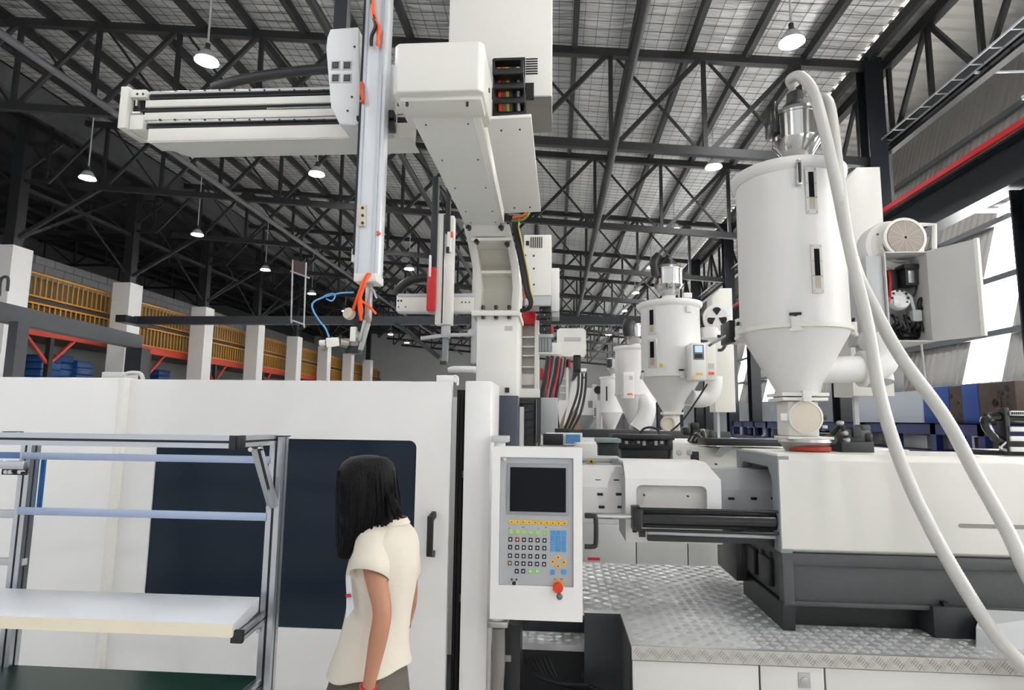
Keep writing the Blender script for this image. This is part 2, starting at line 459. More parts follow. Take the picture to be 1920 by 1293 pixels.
# crane runway with red rail along the right side
XC = 6.3
zr = W(1600, 437, XC*FPX/(1600-1045)).z
t = T('crane_runway', 'black crane runway girder with red conductor rail along the window side', 'girder', (XC, 30, zr-.75))
b = MB(); b.box(XC-.16, 6.5, zr-.12, XC+.16, 70, zr-.08); b.box(XC-.02, 6.5, zr-.7, XC+.02, 70, zr-.1); b.box(XC-.16, 6.5, zr-.74, XC+.16, 70, zr-.7)
b.build('girder_beam', NAVY, t)
MB().box(XC-.2, 6.5, zr-.06, XC-.14, 70, zr+.025).build('conductor_rail', RED, t)
for k in range(9): MB().box(XC-.1, 8+6.1*k, zr-.08, XC+.06, 8.2+6.1*k, zr+.05).build('rail_clip', STEELB, t)
for k, Y in enumerate([8.3, 14, 20, 26, 32, 38]):
    X = XC + .1
    t = T('crane_column', NM[k] + ' dark crane column under the red railed runway, counted from the camera', 'column', (X, Y, 0), 'crane columns')
    MB().box(X-.15, Y-.2, 0, X+.15, Y-.17, zr-.76).build('flange', NAVY, t); MB().box(X-.15, Y+.17, 0, X+.15, Y+.2, zr-.76).build('flange', NAVY, t)
    MB().box(X-.012, Y-.17, 0, X+.012, Y+.17, zr-.76).build('web', NAVY, t)
    if k < 3: MB().bar((X, Y, zr+.5), (X+.9, Y, zr+.5), .06).build('wall_tie', LGREY, t)
# round duct below the runway
pd = W(1811, 352, 9.9)
t = T('ventilation_duct', 'round galvanised duct running under the black crane runway', 'duct', (pd.x, 20, pd.z))
MB().cyl((pd.x, 7.2, pd.z), (pd.x, 50, pd.z), .14, n=24).build('pipe', GALV, t, smooth=True)
for k in range(6): MB().cyl((pd.x, 8.4+3*k, pd.z), (pd.x, 8.55+3*k, pd.z), .15, n=24).build('joint_band', GALV, t, smooth=True)
# bracket with a wall fan beside the window strip
pf = W(1872, 362, 10.4)
t = T('wall_fan', 'dark wall fan on a pipe bracket before the bright window strip', 'fan', (pf.x, 10.4, pf.z-.3))
MB().disc_lathe(pf, (0, 1, -.1), [(.12,-.12), (.19,-.1), (.21,0), (.19,.12), (.1,.14)], 24).build('fan_drum', CHAR, t, smooth=True)
MB().tube([pf+Vector((.35,0,.35)), pf+Vector((-.3,0,.33))], .03, sub=1).build('bracket', LGREY, t)
MB().tube([pf+Vector((.35,0,.35)), pf+Vector((.4,0,-.5))], .03, sub=1).build('bracket', LGREY, t)
MB().tube([pf+Vector((-.9,0,-.3)), pf+Vector((.36,0,-.3))], .045, sub=1).build('bracket', LGREY, t)
# cable ladder
pc = W(1754, 185, 12.0)
t = T('cable_ladder', 'thin steel cable ladder sloping away above the red rail', 'cable ladder', (pc.x, 25, pc.z))
LADD = M('ladder_steel', '85878b', .45, .5)
for dx in (-.13, .13): MB().box(pc.x+dx-.008, 7, pc.z-.02, pc.x+dx+.008, 60, pc.z+.02).build('side_rail', LADD, t)
for k in range(90): MB().box(pc.x-.12, 7.3+.5*k, pc.z-.01, pc.x+.12, 7.325+.5*k, pc.z+.01).build('rung', LADD, t)
MB().bar((pc.x+.28, 7, pc.z+.12), (pc.x+.28, 60, pc.z+.12), .3, .18).build('carrier_beam', TRUSS, t)
for k in range(4):
    Y = 9.6+4.6*k; MB().box(pc.x+.25, Y, zr, pc.x+.31, Y+.06, pc.z).build('hanger', TRUSS2, t)
    MB().tube([(pc.x+.1, Y+1.4, pc.z-.05), (pc.x+1.0, Y+1.4, pc.z-.05), (pc.x+1.0, Y+1.4, pc.z+.6)], .03, sub=1).build('hanger', LGREY, t)

# crane bridge
YB = 24.6
zB = W(900, 601, YB).z
t = T('crane_bridge', 'dark travelling crane bridge girder spanning the hall', 'crane', (-5, YB, zB-.2))
MB().box(W(255, 600, YB).x, YB-.15, zB-.17, XC, YB+.15, zB+.17).build('girder_beam', NAVY, t)
MB().box(XC-.4, YB-.9, zB-.2, XC+.2, YB+.9, zB+.1).build('end_carriage', NAVY, t)
MB().box(W(255, 600, YB).x-.25, YB-.9, zB-.2, W(255, 600, YB).x+.2, YB+.9, zB+.1).build('end_carriage', NAVY, t)

# left columns with white boxed lower part
for k in range(8):
    Y = 20 + 6*k; X = W(231, 640, 26).x
    t = T('boxed_column', NM[k] + ' dark column with white boxed casing along the mezzanine, counted from the camera', 'column', (X, Y, 0), 'white boxed columns')
    zt = W(231, 533, 26).z
    MB().box(X-.42, Y-.42, 0, X+.42, Y+.42, zt).build('casing', M('white_casing', 'dcdbd9', .55, var=.03), t)
    MB().box(X-.2, Y-.2, zt, X+.2, Y+.2, ztop(XV)+.2).build('shaft', TRUSS, t)
    if k < 6:
        MB().bar((X, Y, zt+.3), (X+3.2, Y, ztop(XV)-DEP-.1), .12).build('knee_brace', TRUSS, t)
        MB().bar((X, Y, zt+.3), (X, Y+3, ztop(XV)-DEP), .12).build('knee_brace', TRUSS, t)
        MB().bar((X, Y, ztop(XV)-DEP), (X, Y+6, ztop(XV)-DEP), .15).build('tie_beam', TRUSS, t)
        MB().bar((X, Y, zt+.3), (X, Y+6, ztop(XV)-.4), .08).build('cross_brace', TRUSS, t)
        MB().bar((X, Y+6, zt+.3), (X, Y, ztop(XV)-.4), .08).build('cross_brace', TRUSS, t)
# side bay trusses
for k in range(5):
    Y = 20 + 6*k
    t = T('side_truss', NM[k] + ' thin dark truss in the unlit side bay, counted from the camera', 'truss', (-24, Y, 8), 'side bay trusses')
    z1, z0 = ztop(XV)-.75, ztop(XV)-2.2
    MB().bar((-30, Y, z1), (-18.6, Y, z1), .12).build('top_chord', TRUSS, t); MB().bar((-30, Y, z0), (-18.6, Y, z0), .12).build('bottom_chord', TRUSS, t)
    for j in range(6):
        X = -29.6 + 1.9*j
        MB().bar((X, Y, z0), (X, Y, z1), .07).build('post', TRUSS, t); MB().bar((X, Y, z0 if j % 2 else z1), (X+1.9, Y, z1 if j % 2 else z0), .07).build('diagonal_brace', TRUSS, t)

# mezzanine with yellow railings and red beam, block wall behind
XM = -20.6
def zr_(px, py): return WX(px, py, XM).z
z_t, z_b = zr_(120, 526), zr_(120, 568)
z_r1, z_r0 = zr_(118, 622), zr_(118, 637)
slat = MB().box(-.02, -.02, 0, .02, .02, 1)
def slat_mesh(h, nm):
    me = bpy.data.meshes.new(nm); vs = [(x, y, z) for z in (0, h) for x, y in ((-.02,-.025),(.02,-.025),(.02,.025),(-.02,.025))]
    me.from_pydata(vs, [], [(3,2,1,0),(4,5,6,7),(0,1,5,4),(1,2,6,5),(2,3,7,6),(3,0,4,7)]); me.materials.append(YELL); return me
zl_t, zl_b = z_b - .25, z_r1 + .05
s_up, s_lo = slat_mesh(z_t-z_b, 'slat'), slat_mesh(zl_t-zl_b, 'slat')
for k in range(8):
    Ya, Yb = 20.5 + 6*k, 26 + 6*k
    if k == 0: Ya = 20
    for up, me, za, zz in ((1, s_up, z_b, z_t), (0, s_lo, zl_b, zl_t)):
        t = T('yellow_railing', NM[k] + (' upper' if up else ' lower') + ' bay of yellow slatted railing between the white columns', 'railing', (XM, Ya, za), 'yellow mezzanine railings')
        MB().box(XM-.03, Ya, zz-.05, XM+.03, Yb+.5, zz+.02).build('top_rail', YELL, t); MB().box(XM-.03, Ya, za-.02, XM+.03, Yb+.5, za+.04).build('bottom_rail', YELL, t)
        if k < 4:
            y = Ya + .1
            while y < Yb + .5: link('slat', me, (XM, y, za), t); y += .27
        else:
            b = MB(); y = Ya + .1
            while y < Yb + .5: b.box(XM-.02, y-.025, za, XM+.02, y+.025, zz); y += .27
            b.build('slats', YELL, t, kind='stuff', fix=False)
GRATE = M('dark_mezzanine_board', '3b362c', .7, var=.2)
t = T('mezzanine', 'dark mezzanine deck with orange red edge beam behind the white columns', 'mezzanine', (XM-3, 40, z_r0))
MB().box(XM-.1, 14, z_r0, XM+.12, 70, z_r1).build('edge_beam', ORED, t)
MB().box(XM-4.7, 14, z_b-.2, XM-.05, 70, z_b-.08).build('deck', GRATE, t); MB().box(XM-4.7, 14, z_r1, XM-.12, 70, z_r1+.05).build('deck', GRATE, t)
MB().box(XM-.3, 14, z_b, XM-.25, 70, z_t-.1).build('infill_board', M('ochre_board', '5a5038', .7, var=.2), t)
MB().box(XM-.3, 14, zl_b, XM-.25, 70, zl_t-.05).build('infill_board', M('ochre_board', '7d6f52', .7), t)
for k in range(9):
    Y = 17 + 6*k
    MB().box(XM-.1, Y-.1, 0, XM+.1, Y+.1, z_r0).build('post', TRUSS, t)
    MB().bar((XM, Y, z_r0-1.1), (XM, Y+1.2, z_r0), .1).build('knee_brace', ORED, t); MB().bar((XM, Y, z_r0-1.1), (XM, Y-1.2, z_r0), .1).build('knee_brace', ORED, t)
# blockwork wall: the nearest courses are separate blocks
zw = WX(250, 536, -25.5).z
bw = T('wall_left', 'grey blockwork wall behind the upper yellow railing', None, (-25.5, 40, 0), kind='structure')
BLK = M('grey_block', 'a3a4a6', .8, var=.12, scale=3)
MB().box(-25.8, 14, 0, -25.56, 74, zw-.02).build('mortar_core', M('block_mortar', '8b8c8e', .9), bw)
bme = MB().box(-.12, -.585, 0, .12, .585, .38); bmesh_ = bpy.data.meshes.new('block'); bmesh_.from_pydata([tuple(p) for p in bme.v], [], bme.f); bmesh_.materials.append(BLK)
for r in range(5):
    for c in range(24):
        link('block', bmesh_, (-25.55, 18 + 1.2*c + (.6 if r % 2 else 0), zw - .4*(r+1)), bw)
# steel portal frame at the left
pA, pB = W(-60, 555, 11.6), W(258, 645, 17.75); pB.z = pA.z = (W(0, 573, 12).z + pB.z)/2
t = T('steel_portal', 'dark grey steel portal frame standing before the blue crates', 'frame', (pA.x, pA.y, 0))
PORT = M('portal_grey', '3d4046', .5)
MB().bar(pA, pB, .3, .42).build('cross_beam', PORT, t, bevel=.01)
MB().box(pB.x-.22, pB.y-.2, 0, pB.x+.3, pB.y+.2, pB.z-.2).build('post', NAVY, t)
pm = W(32, 640, 12.6); MB().box(pm.x-.1, pm.y-.15, 0, pm.x+.12, pm.y+.15, pA.z-.2).build('post', PORT, t)
MB().tube([pA+Vector((.7,0,.2)), pA+Vector((.7,0,.55)), pA+Vector((.85,0,.58)), pA+Vector((.87,0,.3))], .03).build('hook', CHAR, t)
# stacked blue crates under the mezzanine
for i, (px, py, Y, w) in enumerate(((75, 672, 24, 'first'), (100, 672, 25, 'second'), (140, 683, 26, 'third'), (292, 698, 33, 'fourth'))):
    p = W(px, py, Y); hs = .62
    t = T('blue_crate', w + ' shiny blue crate stack under the mezzanine, counted from the frame edge', 'crate', (p.x, Y, 0), 'blue crates under the mezzanine')
    n_ = 5
    for j in range(n_ if i < 3 else 5):
        z0 = p.z + .45 - hs*(n_-j)*.5 - .3
        MB().box(p.x-.55, Y-.5, z0, p.x+.55, Y+.5, z0+hs*.48).build('tier', CRATE, t, bevel=.04)
    MB().box(p.x-.5, Y-.45, 0, p.x+.5, Y+.45, z0-hs*(n_-1)*.5).build('pallet_stack', CRATE, t)
# pendant lamps
LMP = M('lamp_glow', 'ffffff', .5, var=0, emit=300.0)
SHADE = M('lamp_shade', 'c9cbce', .35, .3, var=.02)
zl = W(312, 112, 11.75).z
LX = [('outer left', -15.3), ('inner left', -7.6), ('right', 4.75)]
proto = None; ordn = NM
for nm, X in LX:
    proto = None
    for k in range(-3, 9):
        Y = 11.75 + 6.1*k
        lab = ('%s pendant lamp of the %s row, glowing white shade on a rod' % (ordn[k], nm)) if k >= 0 else ('pendant lamp of the %s row hanging %s the camera' % (nm, ('high ahead of', 'just behind', 'far behind')[-k-1]))
        if proto is None:
            proto = T('pendant_lamp', lab, 'lamp', (X, Y, zl), 'pendant hall lamps')
            MB().lathe(X, Y, [(.25, zl-.08), (.24, zl-.075), (.22, zl), (.13, zl+.15), (.09, zl+.17)], 32, caps=False).build('lamp_shade', SHADE, proto, smooth=True)
            MB().lathe(X, Y, [(.235, zl-.07), (.235, zl-.05), (.1, zl-.03)], 24).build('diffuser', LMP, proto, smooth=True)
            MB().lathe(X, Y, [(.09, zl+.17), (.085, zl+.2), (.05, zl+.24), (.05, zl+.34)], 20).build('ballast', CHAR, proto, smooth=True)
            MB().cyl((X, Y, zl+.3), (X, Y, ztop(X)+.3), .022, n=8).build('rod', SHADE, proto)
            Y0 = Y
        else:
            copy_tree(proto, (0, Y-Y0, 0), label=lab)
# hanging sign frame
t = T('hanging_frame', 'thin white hanging frame with a small brown board at its top', 'sign frame', W(560, 600, 24.4))
a, b_, c, d = W(549, 487, 24.4), W(574, 492, 24.4), W(546, 600, 24.4), W(570, 608, 24.4)
for p, q in ((a, c), (b_, d), (c, d), (W(545, 508, 24.4), W(580, 521, 24.4))): MB().tube([p, q], .035, n=8, sub=1).build('rod', LGREY, t)
MB().hexa([W(551, 487, 24.4), W(573, 492, 24.4), W(573, 518, 24.4), W(551, 507, 24.4)], [W(551, 487, 24.44), W(573, 492, 24.44), W(573, 518, 24.44), W(551, 507, 24.44)]).build('board', M('brown_board', '5c4744', .6), t)
MB().tube([c, c+Vector((0,.05,-.12))], .04, n=8, sub=1).build('foot', LGREY, t); MB().tube([d, d+Vector((0,.05,-.12))], .04, n=8, sub=1).build('foot', LGREY, t)
# ------------------------------------------------------------------ moulding machine in front: enclosure
YM = 2.8
def X_(px, py, Y): return W(px, py, Y).x
def Z_(px, py, Y): return W(px, py, Y).z
ztopM = Z_(430, 712, YM)
t = T('moulding_machine_guard', 'long white machine enclosure with dark tinted window behind the person', 'machine', (-1.6, YM+.5, 0))
xs = X_(222, 900, YM)      # seam
xr = X_(843, 900, YM)
zb0 = 0.12
MB().box(-3.6, YM-.035, zb0, xs-.012, YM+.03, ztopM+.004).build('fixed_panel', WHITE, t, bevel=.006)
# edge strip of the fixed panel
MB().box(xs-.014, YM-.037, zb0, xs+.016, YM+.03, ztopM+.004).build('edge_strip', CREAM, t, bevel=.003)
# sliding door with a window: frame of four pieces around the rounded opening, plus the corner fillet
wx0, wx1, wz0, wz1 = R4(279, 822, 776, 1176, YM)
def ring_panel(x0, z0, x1, z1, hole, Y0, Y1):
    """flat plate with a hole (list of x,z points ccw), bridged outline"""
    mb = MB(); n = len(hole)
    def side(p):
        # project the hole point to the outer rectangle
        cx, cz = (wx_c, wz_c); dx, dz = p[0]-cx, p[1]-cz
        k = min(((x1-cx) if dx > 0 else (x0-cx))/dx if abs(dx) > 1e-6 else 1e9, ((z1-cz) if dz > 0 else (z0-cz))/dz if abs(dz) > 1e-6 else 1e9)
        return (cx+dx*k, cz+dz*k)
    wx_c = (min(p[0] for p in hole)+max(p[0] for p in hole))/2; wz_c = (min(p[1] for p in hole)+max(p[1] for p in hole))/2
    H = list(hole)
    O = [side(p) for p in H]
    ang = lambda p: math.atan2(p[1]-wz_c, p[0]-wx_c)
    HH, OO = [], []
    for i in range(n):
        HH.append(H[i]); OO.append(O[i])
        j = (i+1) % n; a0 = ang(H[i]); span = (ang(H[j])-a0) % (2*math.pi)
        cs = sorted((((ang(c)-a0) % (2*math.pi)), c) for c in ((x0,z0),(x1,z0),(x1,z1),(x0,z1)))
        cs = [c for w, c in cs if 1e-9 < w < span]
        for q, c in enumerate(cs):
            f = (q+1)/(len(cs)+1); HH.append((H[i][0]+(H[j][0]-H[i][0])*f, H[i][1]+(H[j][1]-H[i][1])*f)); OO.append(c)
    m = len(HH)
    for Y in (Y0, Y1):
        mb.v += [Vector((p[0], Y, p[1])) for p in HH] + [Vector((p[0], Y, p[1])) for p in OO]
    for i in range(m):
        j = (i+1) % m
        mb.f += [(i, j, m+j, m+i), (2*m+j, 2*m+i, 3*m+i, 3*m+j), (j, i, 2*m+i, 2*m+j), (m+i, m+j, 3*m+j, 3*m+i)]
    return mb
hole = rrect(wx0, wz0, wx1, wz1, .035, 6)
ring_panel(xs+.014, zb0, xr, ztopM, hole, YM, YM+.04).build('sliding_door', WHITE, t)
d = [c for c in t.children if c.name.startswith('sliding_door')][0]
MB().prism(rrect(wx0-.01, wz0-.01, wx1+.01, wz1+.01, .04, 6), YM+.008, YM+.016).build('window_pane', GLASSD, d)
# door handle
hx, hz0, hz1 = X_(812, 1000, YM), Z_(812, 1043, YM), Z_(812, 958, YM)
MB().bar((hx+.004, YM-.002, hz1-.012), (hx-.004, YM-.055, hz1-.028), .022, .03).bar((hx+.004, YM-.002, hz0+.012), (hx-.004, YM-.055, hz0+.028), .022, .03).box(hx-.016, YM-.066, hz0+.012, hx+.012, YM-.048, hz1-.012).build('door_handle', BLACK, d, bevel=.004)
# body of the enclosure behind the doors
MB().box(-3.6, YM+.05, zb0, xr-.02, YM+.1, ztopM-.05).build('inner_frame', CHAR, t)
MB().box(-3.6, YM+1.5, 0, xr-.02, YM+1.55, ztopM-.02).build('rear_panel', WHITE, t)
MB().box(-3.6, YM+.05, 0, xr+.05, YM+1.5, zb0).build('base_frame', CHAR, t)
# small white parts on the top edge
MB().pbox(190, 697, 236, 712, YM+.3, .1).build('top_bracket', WHITE, t, bevel=.004)
MB().tube([W(234, 712, YM+.3), W(238, 700, YM+.3), W(262, 700, YM+.3), W(268, 712, YM+.3)], .011, n=8).build('lift_handle', WHITE, t, smooth=True)
MB().pbox(818, 703, 852, 716, YM+.02, .1).build('top_bracket', WHITE, t, bevel=.004)
MB().tube([W(852, 704, YM+.02), W(858, 708, YM+.02), W(858, 722, YM+.02)], .006, n=8).build('lift_handle', WHITE, t, smooth=True)
# dark gap and the white post of the fixed platen cover
b = MB(); b.box(xr+.0, YM+.16, 0, X_(868, 1000, YM)+.02, YM+.2, ztopM-.03); b.build('gap_backing', BLACK, t)
MB().tube([(xr+.03, YM+.1, ztopM-.06), (xr+.03, YM+.1, .2)], .012, n=8, sub=1).build('seal_strip', RUBBER, t)
px0, px1 = X_(867, 1000, YM), X_(917, 1000, YM)
MB().box(px0, YM-.01, .05, px1, YM+.4, Z_(890, 714, YM)).build('platen_post', WHITE, t, bevel=.005)
for py in (900, 1145): MB().box(xr+.02, YM+.14, Z_(850, py, YM), xr+.045, YM+.16, Z_(850, py, YM)+.03).build('catch_plate', STEELB, t)

# ------------------------------------------------------------------ control panel
YP = 2.68
A = [W(924, 837, YP), W(1096, 839, YP), W(1092, 1167, YP), W(919, 1157, YP)]
x0, x1, z0, z1 = X_(921, 1000, YP), X_(1092, 1000, YP), Z_(1008, 1163, YP), Z_(1008, 838, YP)
cp = T('control_panel', 'tilted white machine control panel with dark screen and coloured keys', 'control panel', ((x0+x1)/2, YP, z0))
ring_panel(x0, z0, x1, z1, rrect(x0+.035, z0+.14, x1-.038, z1-.045, .002, 1), YP, YP+.09).build('housing', WHITE, cp)
MB().box(x0+.002, YP+.02, z0+.002, x1-.002, YP+.11, z1-.002).build('back_shell', WHITE, cp, bevel=.006)
fx0, fx1, fz0, fz1 = x0+.036, x1-.039, z0+.141, z1-.046
face = MB().box(fx0, YP+.012, fz0, fx1, YP+.02, fz1).build('face_plate', M('panel_face_grey', 'a8aaad', .45, var=.03), cp)
YK = YP + .012
FW, FH = fx1-fx0, fz1-fz0
# positions on the face come from the face's own corners in the photograph
def FP(px, py):
    q = W(px, py, YK); return q.x, q.z
sx0, sz1 = FP(951, 868); sx1, sz0 = FP(1066, 966)
MB().box(sx0, YK-.006, sz0, sx1, YK, sz1).build('screen_bezel', M('bezel_grey', '8e9196', .4), face, bevel=.003)
sx0, sz1 = FP(957, 875); sx1, sz0 = FP(1061, 960)
MB().box(sx0, YK-.008, sz0, sx1, YK-.004, sz1).build('screen', SCRN, face)
KM = {'y': M('yellow_key', 'e0b23a', .5), 'k': M('black_key', '202226', .45), 'g': M('green_key', '8fd46a', .5), 'r': M('dark_red_key', '8c1f2a', .45), 'b': M('blue_key', '3a8ccb', .45), 'o': M('brown_key', '6b5228', .45), 'w': M('white_print', 'd8d8d6', .5)}
def key(px, py, w, h, c, mark='w', ms=.35):
    x, z = FP(px, py)
    k = MB().box(x-w/2, YK-.004, z-h/2, x+w/2, YK, z+h/2).build('key', KM[c], face, bevel=.001, seg=1)
    if mark: MB().box(x-w*ms/2, YK-.0046, z-h*ms/2, x+w*ms/2, YK-.0035, z+h*ms/2).build('key_print', KM[mark], k)
for i in range(10): key(959.5+i*11.0, 977.5+i*.35, .0245, .0165, 'y', 'k', .25)
CXs = [957, 970, 982.5, 995, 1008, 1021]
for i, px in enumerate(CXs): key(px, 996.5+i*.4, .017, .017, 'g', 'y', .35)
for r, py in enumerate((1010.5, 1025, 1041, 1055)):
    for i, px in enumerate(CXs):
        c = 'r' if (r, i) == (0, 1) else 'o' if (r, i) == (3, 0) else 'k'
        key(px - r*.3, py+i*.4, .0175, .0185, c, 'w', .38)
for px, c in ((969, 'k'), (981, 'k'), (994.5, 'g'), (1007, 'g')): key(px, 1070, .0175, .0185, c, 'w', .35)
for r in range(4):
    for i in range(3): key(1036.5+i*10.4, 998.5+r*10.2+i*.2, .019, .019, 'b', None)
for px in (1036, 1057.5): key(px, 1071.5, .019, .019, 'b', None)
for px, py in ((1046.5, 1044), (1036.5, 1052), (1057.5, 1053.5), (1046.5, 1060.5)):
    x, z = FP(px, py); k = MB().cyl((x, YK-.004, z), (x, YK, z), .0105, n=16).build('round_key', KM['y'], face); MB().cyl((x, YK-.005, z), (x, YK-.004, z), .004, n=8).build('key_print', KM['r'], k)
for px, py, w, h in ((955, 990, .006, .003), (981, 987.8, .012, .003), (1009, 990, .004, .003), (1024, 988.5, .01, .003), (1040, 1085, .008, .004), (1053, 1085, .01, .003)):
    x, z = FP(px, py); MB().box(x-w/2, YK-.0012, z-h/2, x+w/2, YK, z+h/2).build('printed_mark', M('grey_print', '4a4c50', .6), face)
# emergency stop, keyswitch, usb port
x, z = FP(1047, 1098)
es = MB().cyl((x, YK-.008, z), (x, YK, z), .026, n=28).build('stop_button', M('stop_yellow_ring', 'e09a2a', .45), face, smooth=True)
MB().disc_lathe((x-.002, YK-.008, z), (0,-1,0), [(.014,0),(.014,.012),(.021,.014),(.022,.026),(.019,.032),(.008,.034)], 28).build('mushroom_head', M('stop_red', 'd2321a', .35), es, smooth=True)
x, z = FP(1049, 1116); MB().disc_lathe((x, YP-.001, z), (0,-1,0), [(.013,0),(.013,.006),(.008,.01)], 20).build('key_lock', M('lock_grey', '6c6e70', .35, .6), cp, smooth=True)
x, z = FP(946, 860); MB().disc_lathe((x, YK, z), (0,-1,0), [(.01,0),(.01,.004),(.006,.006)], 16).build('panel_lock', STEEL, face, smooth=True)
x, z = FP(964, 1093)
MB().cyl((x, YK-.006, z), (x, YK, z), .009, n=16).cyl((x-.01, YK-.004, z+.016), (x-.01, YK, z+.016), .004, n=10).cyl((x+.01, YK-.004, z+.016), (x+.01, YK, z+.016), .004, n=10).build('usb_socket', BLACK, face)
MB().box(x-.016, YK-.002, z-.022, x+.016, YK, z-.01).build('socket_label', KM['w'], face)
MB().box(x-.013, YK-.003, z-.008, x+.013, YK-.0005, z+.004).build('socket_plate', KM['w'], face)
for i in range(3): MB().box(x-.012+i*.009, YK-.0026, z-.018, x-.006+i*.009, YK-.0015, z-.014).build('printed_mark', M('grey_print', '4a4c50', .6), face)
# pivot, bracket, black side handle, cable pipe
MB().pbox(921, 817, 953, 829, YP+.02, .1).build('hinge_bracket', LGREY, cp, bevel=.003)
p = W(937, 833, YP+.06); MB().cyl((p.x, p.y, z1-.005), (p.x, p.y, Z_(937, 826, YP+.06)), .026, n=20).build('hinge_pin', WHITE, cp, smooth=True)
p = W(933, 1165, YP+.06); MB().cyl((p.x, p.y, z0-.02), (p.x, p.y, z0+.01), .028, n=20).build('hinge_pin', WHITE, cp, smooth=True)
MB().pbox(914, 1166, 952, 1177, YP+.02, .12).build('hinge_bracket', STEELB, cp, bevel=.003)
MB().tube([W(935, 1176, YP+.08), W(935, 1240, YP+.08), W(932, 1293, YP+.09), W(930, 1400, YP+.1)], .028, n=16).build('cable_conduit', M('grey_conduit', '77736e', .5), cp, smooth=True)
hx = x1
MB().tube([W(1096, 966, YP+.04), W(1112, 967, YP+.04), W(1117, 972, YP+.04), W(1117, 1018, YP+.04), W(1112, 1024, YP+.04), W(1096, 1024, YP+.04)], .0105, n=10, sub=3).build('side_handle', BLACK, cp, smooth=True)

# dark lower machine bed below the panel
bed = T('machine_bed', 'black machine bed below the control panel with lower checker plate step', 'machine', (X_(1040, 1250, 3.4), 3.4, 0))
MB().pbox(945, 1170, 975, 1310, 2.95, .2).build('bed_post', BLKPART, bed)
MB().box(X_(975, 1200, 3.55), 3.62, 0, X_(1160, 1200, 3.6), 3.7, Z_(1040, 1160, 3.62)).build('bed_wall', M('bed_black', '1a1d22', .5, var=.2), bed)
MB().box(X_(920, 1200, 3.0), 3.0, 0, X_(1170, 1250, 3.0), 3.6, .06).build('bed_floor', BLKPART, bed)
for k in range(7):
    a = 975 + 9*k
    MB().tube([W(a, 1230, 3.3), W(a+25, 1262+3*k, 3.25), W(a+70, 1280+2*k, 3.2), W(a+130, 1284+4*k, 3.15)], .009, n=6).build('cable', RUBBER, bed, smooth=True)
MB().pbox(1090, 1262, 1125, 1272, 3.3, .05).build('loose_bracket', CHAR, bed)
MB().pbox(947, 1228, 958, 1240, 2.945, .02).build('tie_plate', STEELB, bed)
# checker plates
def tread(xa, xb, ya, yb, z, keep=lambda x, y: True, pitch=.05):
    mb = MB(); i = 0; y = ya + pitch*.5
    while y < yb:
        x = xa + pitch*.5; j = 0
        while x < xb:
            if keep(x, y):
                a = math.radians(40 if (i+j) % 2 else -40); c_, s_ = math.cos(a), math.sin(a)
                for q in (-2, -1, 0, 1, 2):
                    cx, cy = x - s_*q*.0088, y + c_*q*.0088
                    Lh, Wh, hh = .022-.003*abs(q), .0032, .0026
                    P = [(cx-c_*Lh, cy-s_*Lh, z), (cx+s_*Wh, cy-c_*Wh, z), (cx+c_*Lh, cy+s_*Lh, z), (cx-s_*Wh, cy+c_*Wh, z), (cx-c_*Lh*.4, cy-s_*Lh*.4, z+hh), (cx+c_*Lh*.4, cy+s_*Lh*.4, z+hh)]
                    mb.add(P, [(0,1,5,4), (1,2,5), (2,3,4,5), (3,0,4)])
            x += pitch; j += 1
        y += pitch; i += 1
    return mb
q1 = W(1040, 1192, 3.55); zs_ = q1.z
xa, xb = X_(972, 1192, 3.55), X_(1110, 1192, 3.55)
MB().box(xa, 3.42, zs_-.03, xb, 3.72, zs_).build('step_plate', CHECK, bed)
tread(xa, xb, 3.42, 3.72, zs_).build('tread_pattern', CHECK, bed, fix=False, kind='stuff')

# ------------------------------------------------------------------ platform with checker plate top
zp = Z_(1185, 1209, YM)
pf = T('service_platform', 'white cabinet platform topped with silver checker plate beside the control panel', 'platform', (2.2, YM+.6, 0))
xL, xR = X_(1184, 1215, YM), 3.4
yL = 1.04*FPX/360.0   # where the recess behind the panel begins
YB0, YB1 = YM, 4.32
xl2 = X_(1095, 1100, 3.3)
poly = [(xL, YB0), (xR, YB0), (xR, YB1), (xl2, YB1), (xl2, yL), (xL, yL)]
MB().prismZ(poly, zp-.012, zp).build('plate', CHECK, pf)
keep = lambda x, y: (x > xL or y > yL)
tread(xl2, xR, YB0+.01, YB1, zp, keep).build('tread_pattern', CHECK, pf, fix=False, kind='stuff')
# folded front edge with hatched groups
zl0 = Z_(1185, 1239-6, YM)
fe = MB().box(xL, YM-.012, zp-.056, xR, YM+.0, zp+.001).build('front_lip', M('lip_aluminium', 'bdbab4', .4, .5, var=.06), pf)
mb = MB(); k = 0; x = xL + .03
while x < xR:
    for q in range(5):
        o = -.014 + q*.007; s_ = 1 if k % 2 == 0 else -1
        a = Vector((x+o-.008*s_, YM-.012, zp-.028+o*s_*-1-.010)); b_ = Vector((x+o+.008*s_, YM-.012, zp-.028+o*s_*-1+.010))
        mb.bar(a, b_, .003, .003, up=(0,1,0))
    x += .036; k += 1
mb.build('lip_hatching', M('lip_hatch', 'a19d97', .4, .6), fe, fix=False, kind='stuff')
xsm = [xL, X_(1424, 1255, YM), X_(1546, 1255, YM), xR]
for i in range(3):
    dr = MB().box(xsm[i]+.004, YM-.002, .1, xsm[i+1]-.004, YM+.015, zp-.062).build('cabinet_door', M('cabinet_door_paint', 'd0cdc8', .42, var=.02), pf, bevel=.002)
    if i == 1:
        a0, a1, b0, b1 = R4(1496, 1260, 1519, 1289, YM)
        lt = MB().box(a0, YM-.006, b0, a1, YM-.001, b1).build('latch', STEELB, dr, bevel=.002)
        MB().disc_lathe(((a0+a1)/2, YM-.006, (b0+b1)/2-.004), (0,-1,0), [(.018,0),(.018,.004),(.015,.006)], 20).build('latch_knob', STEELB, lt, smooth=True)
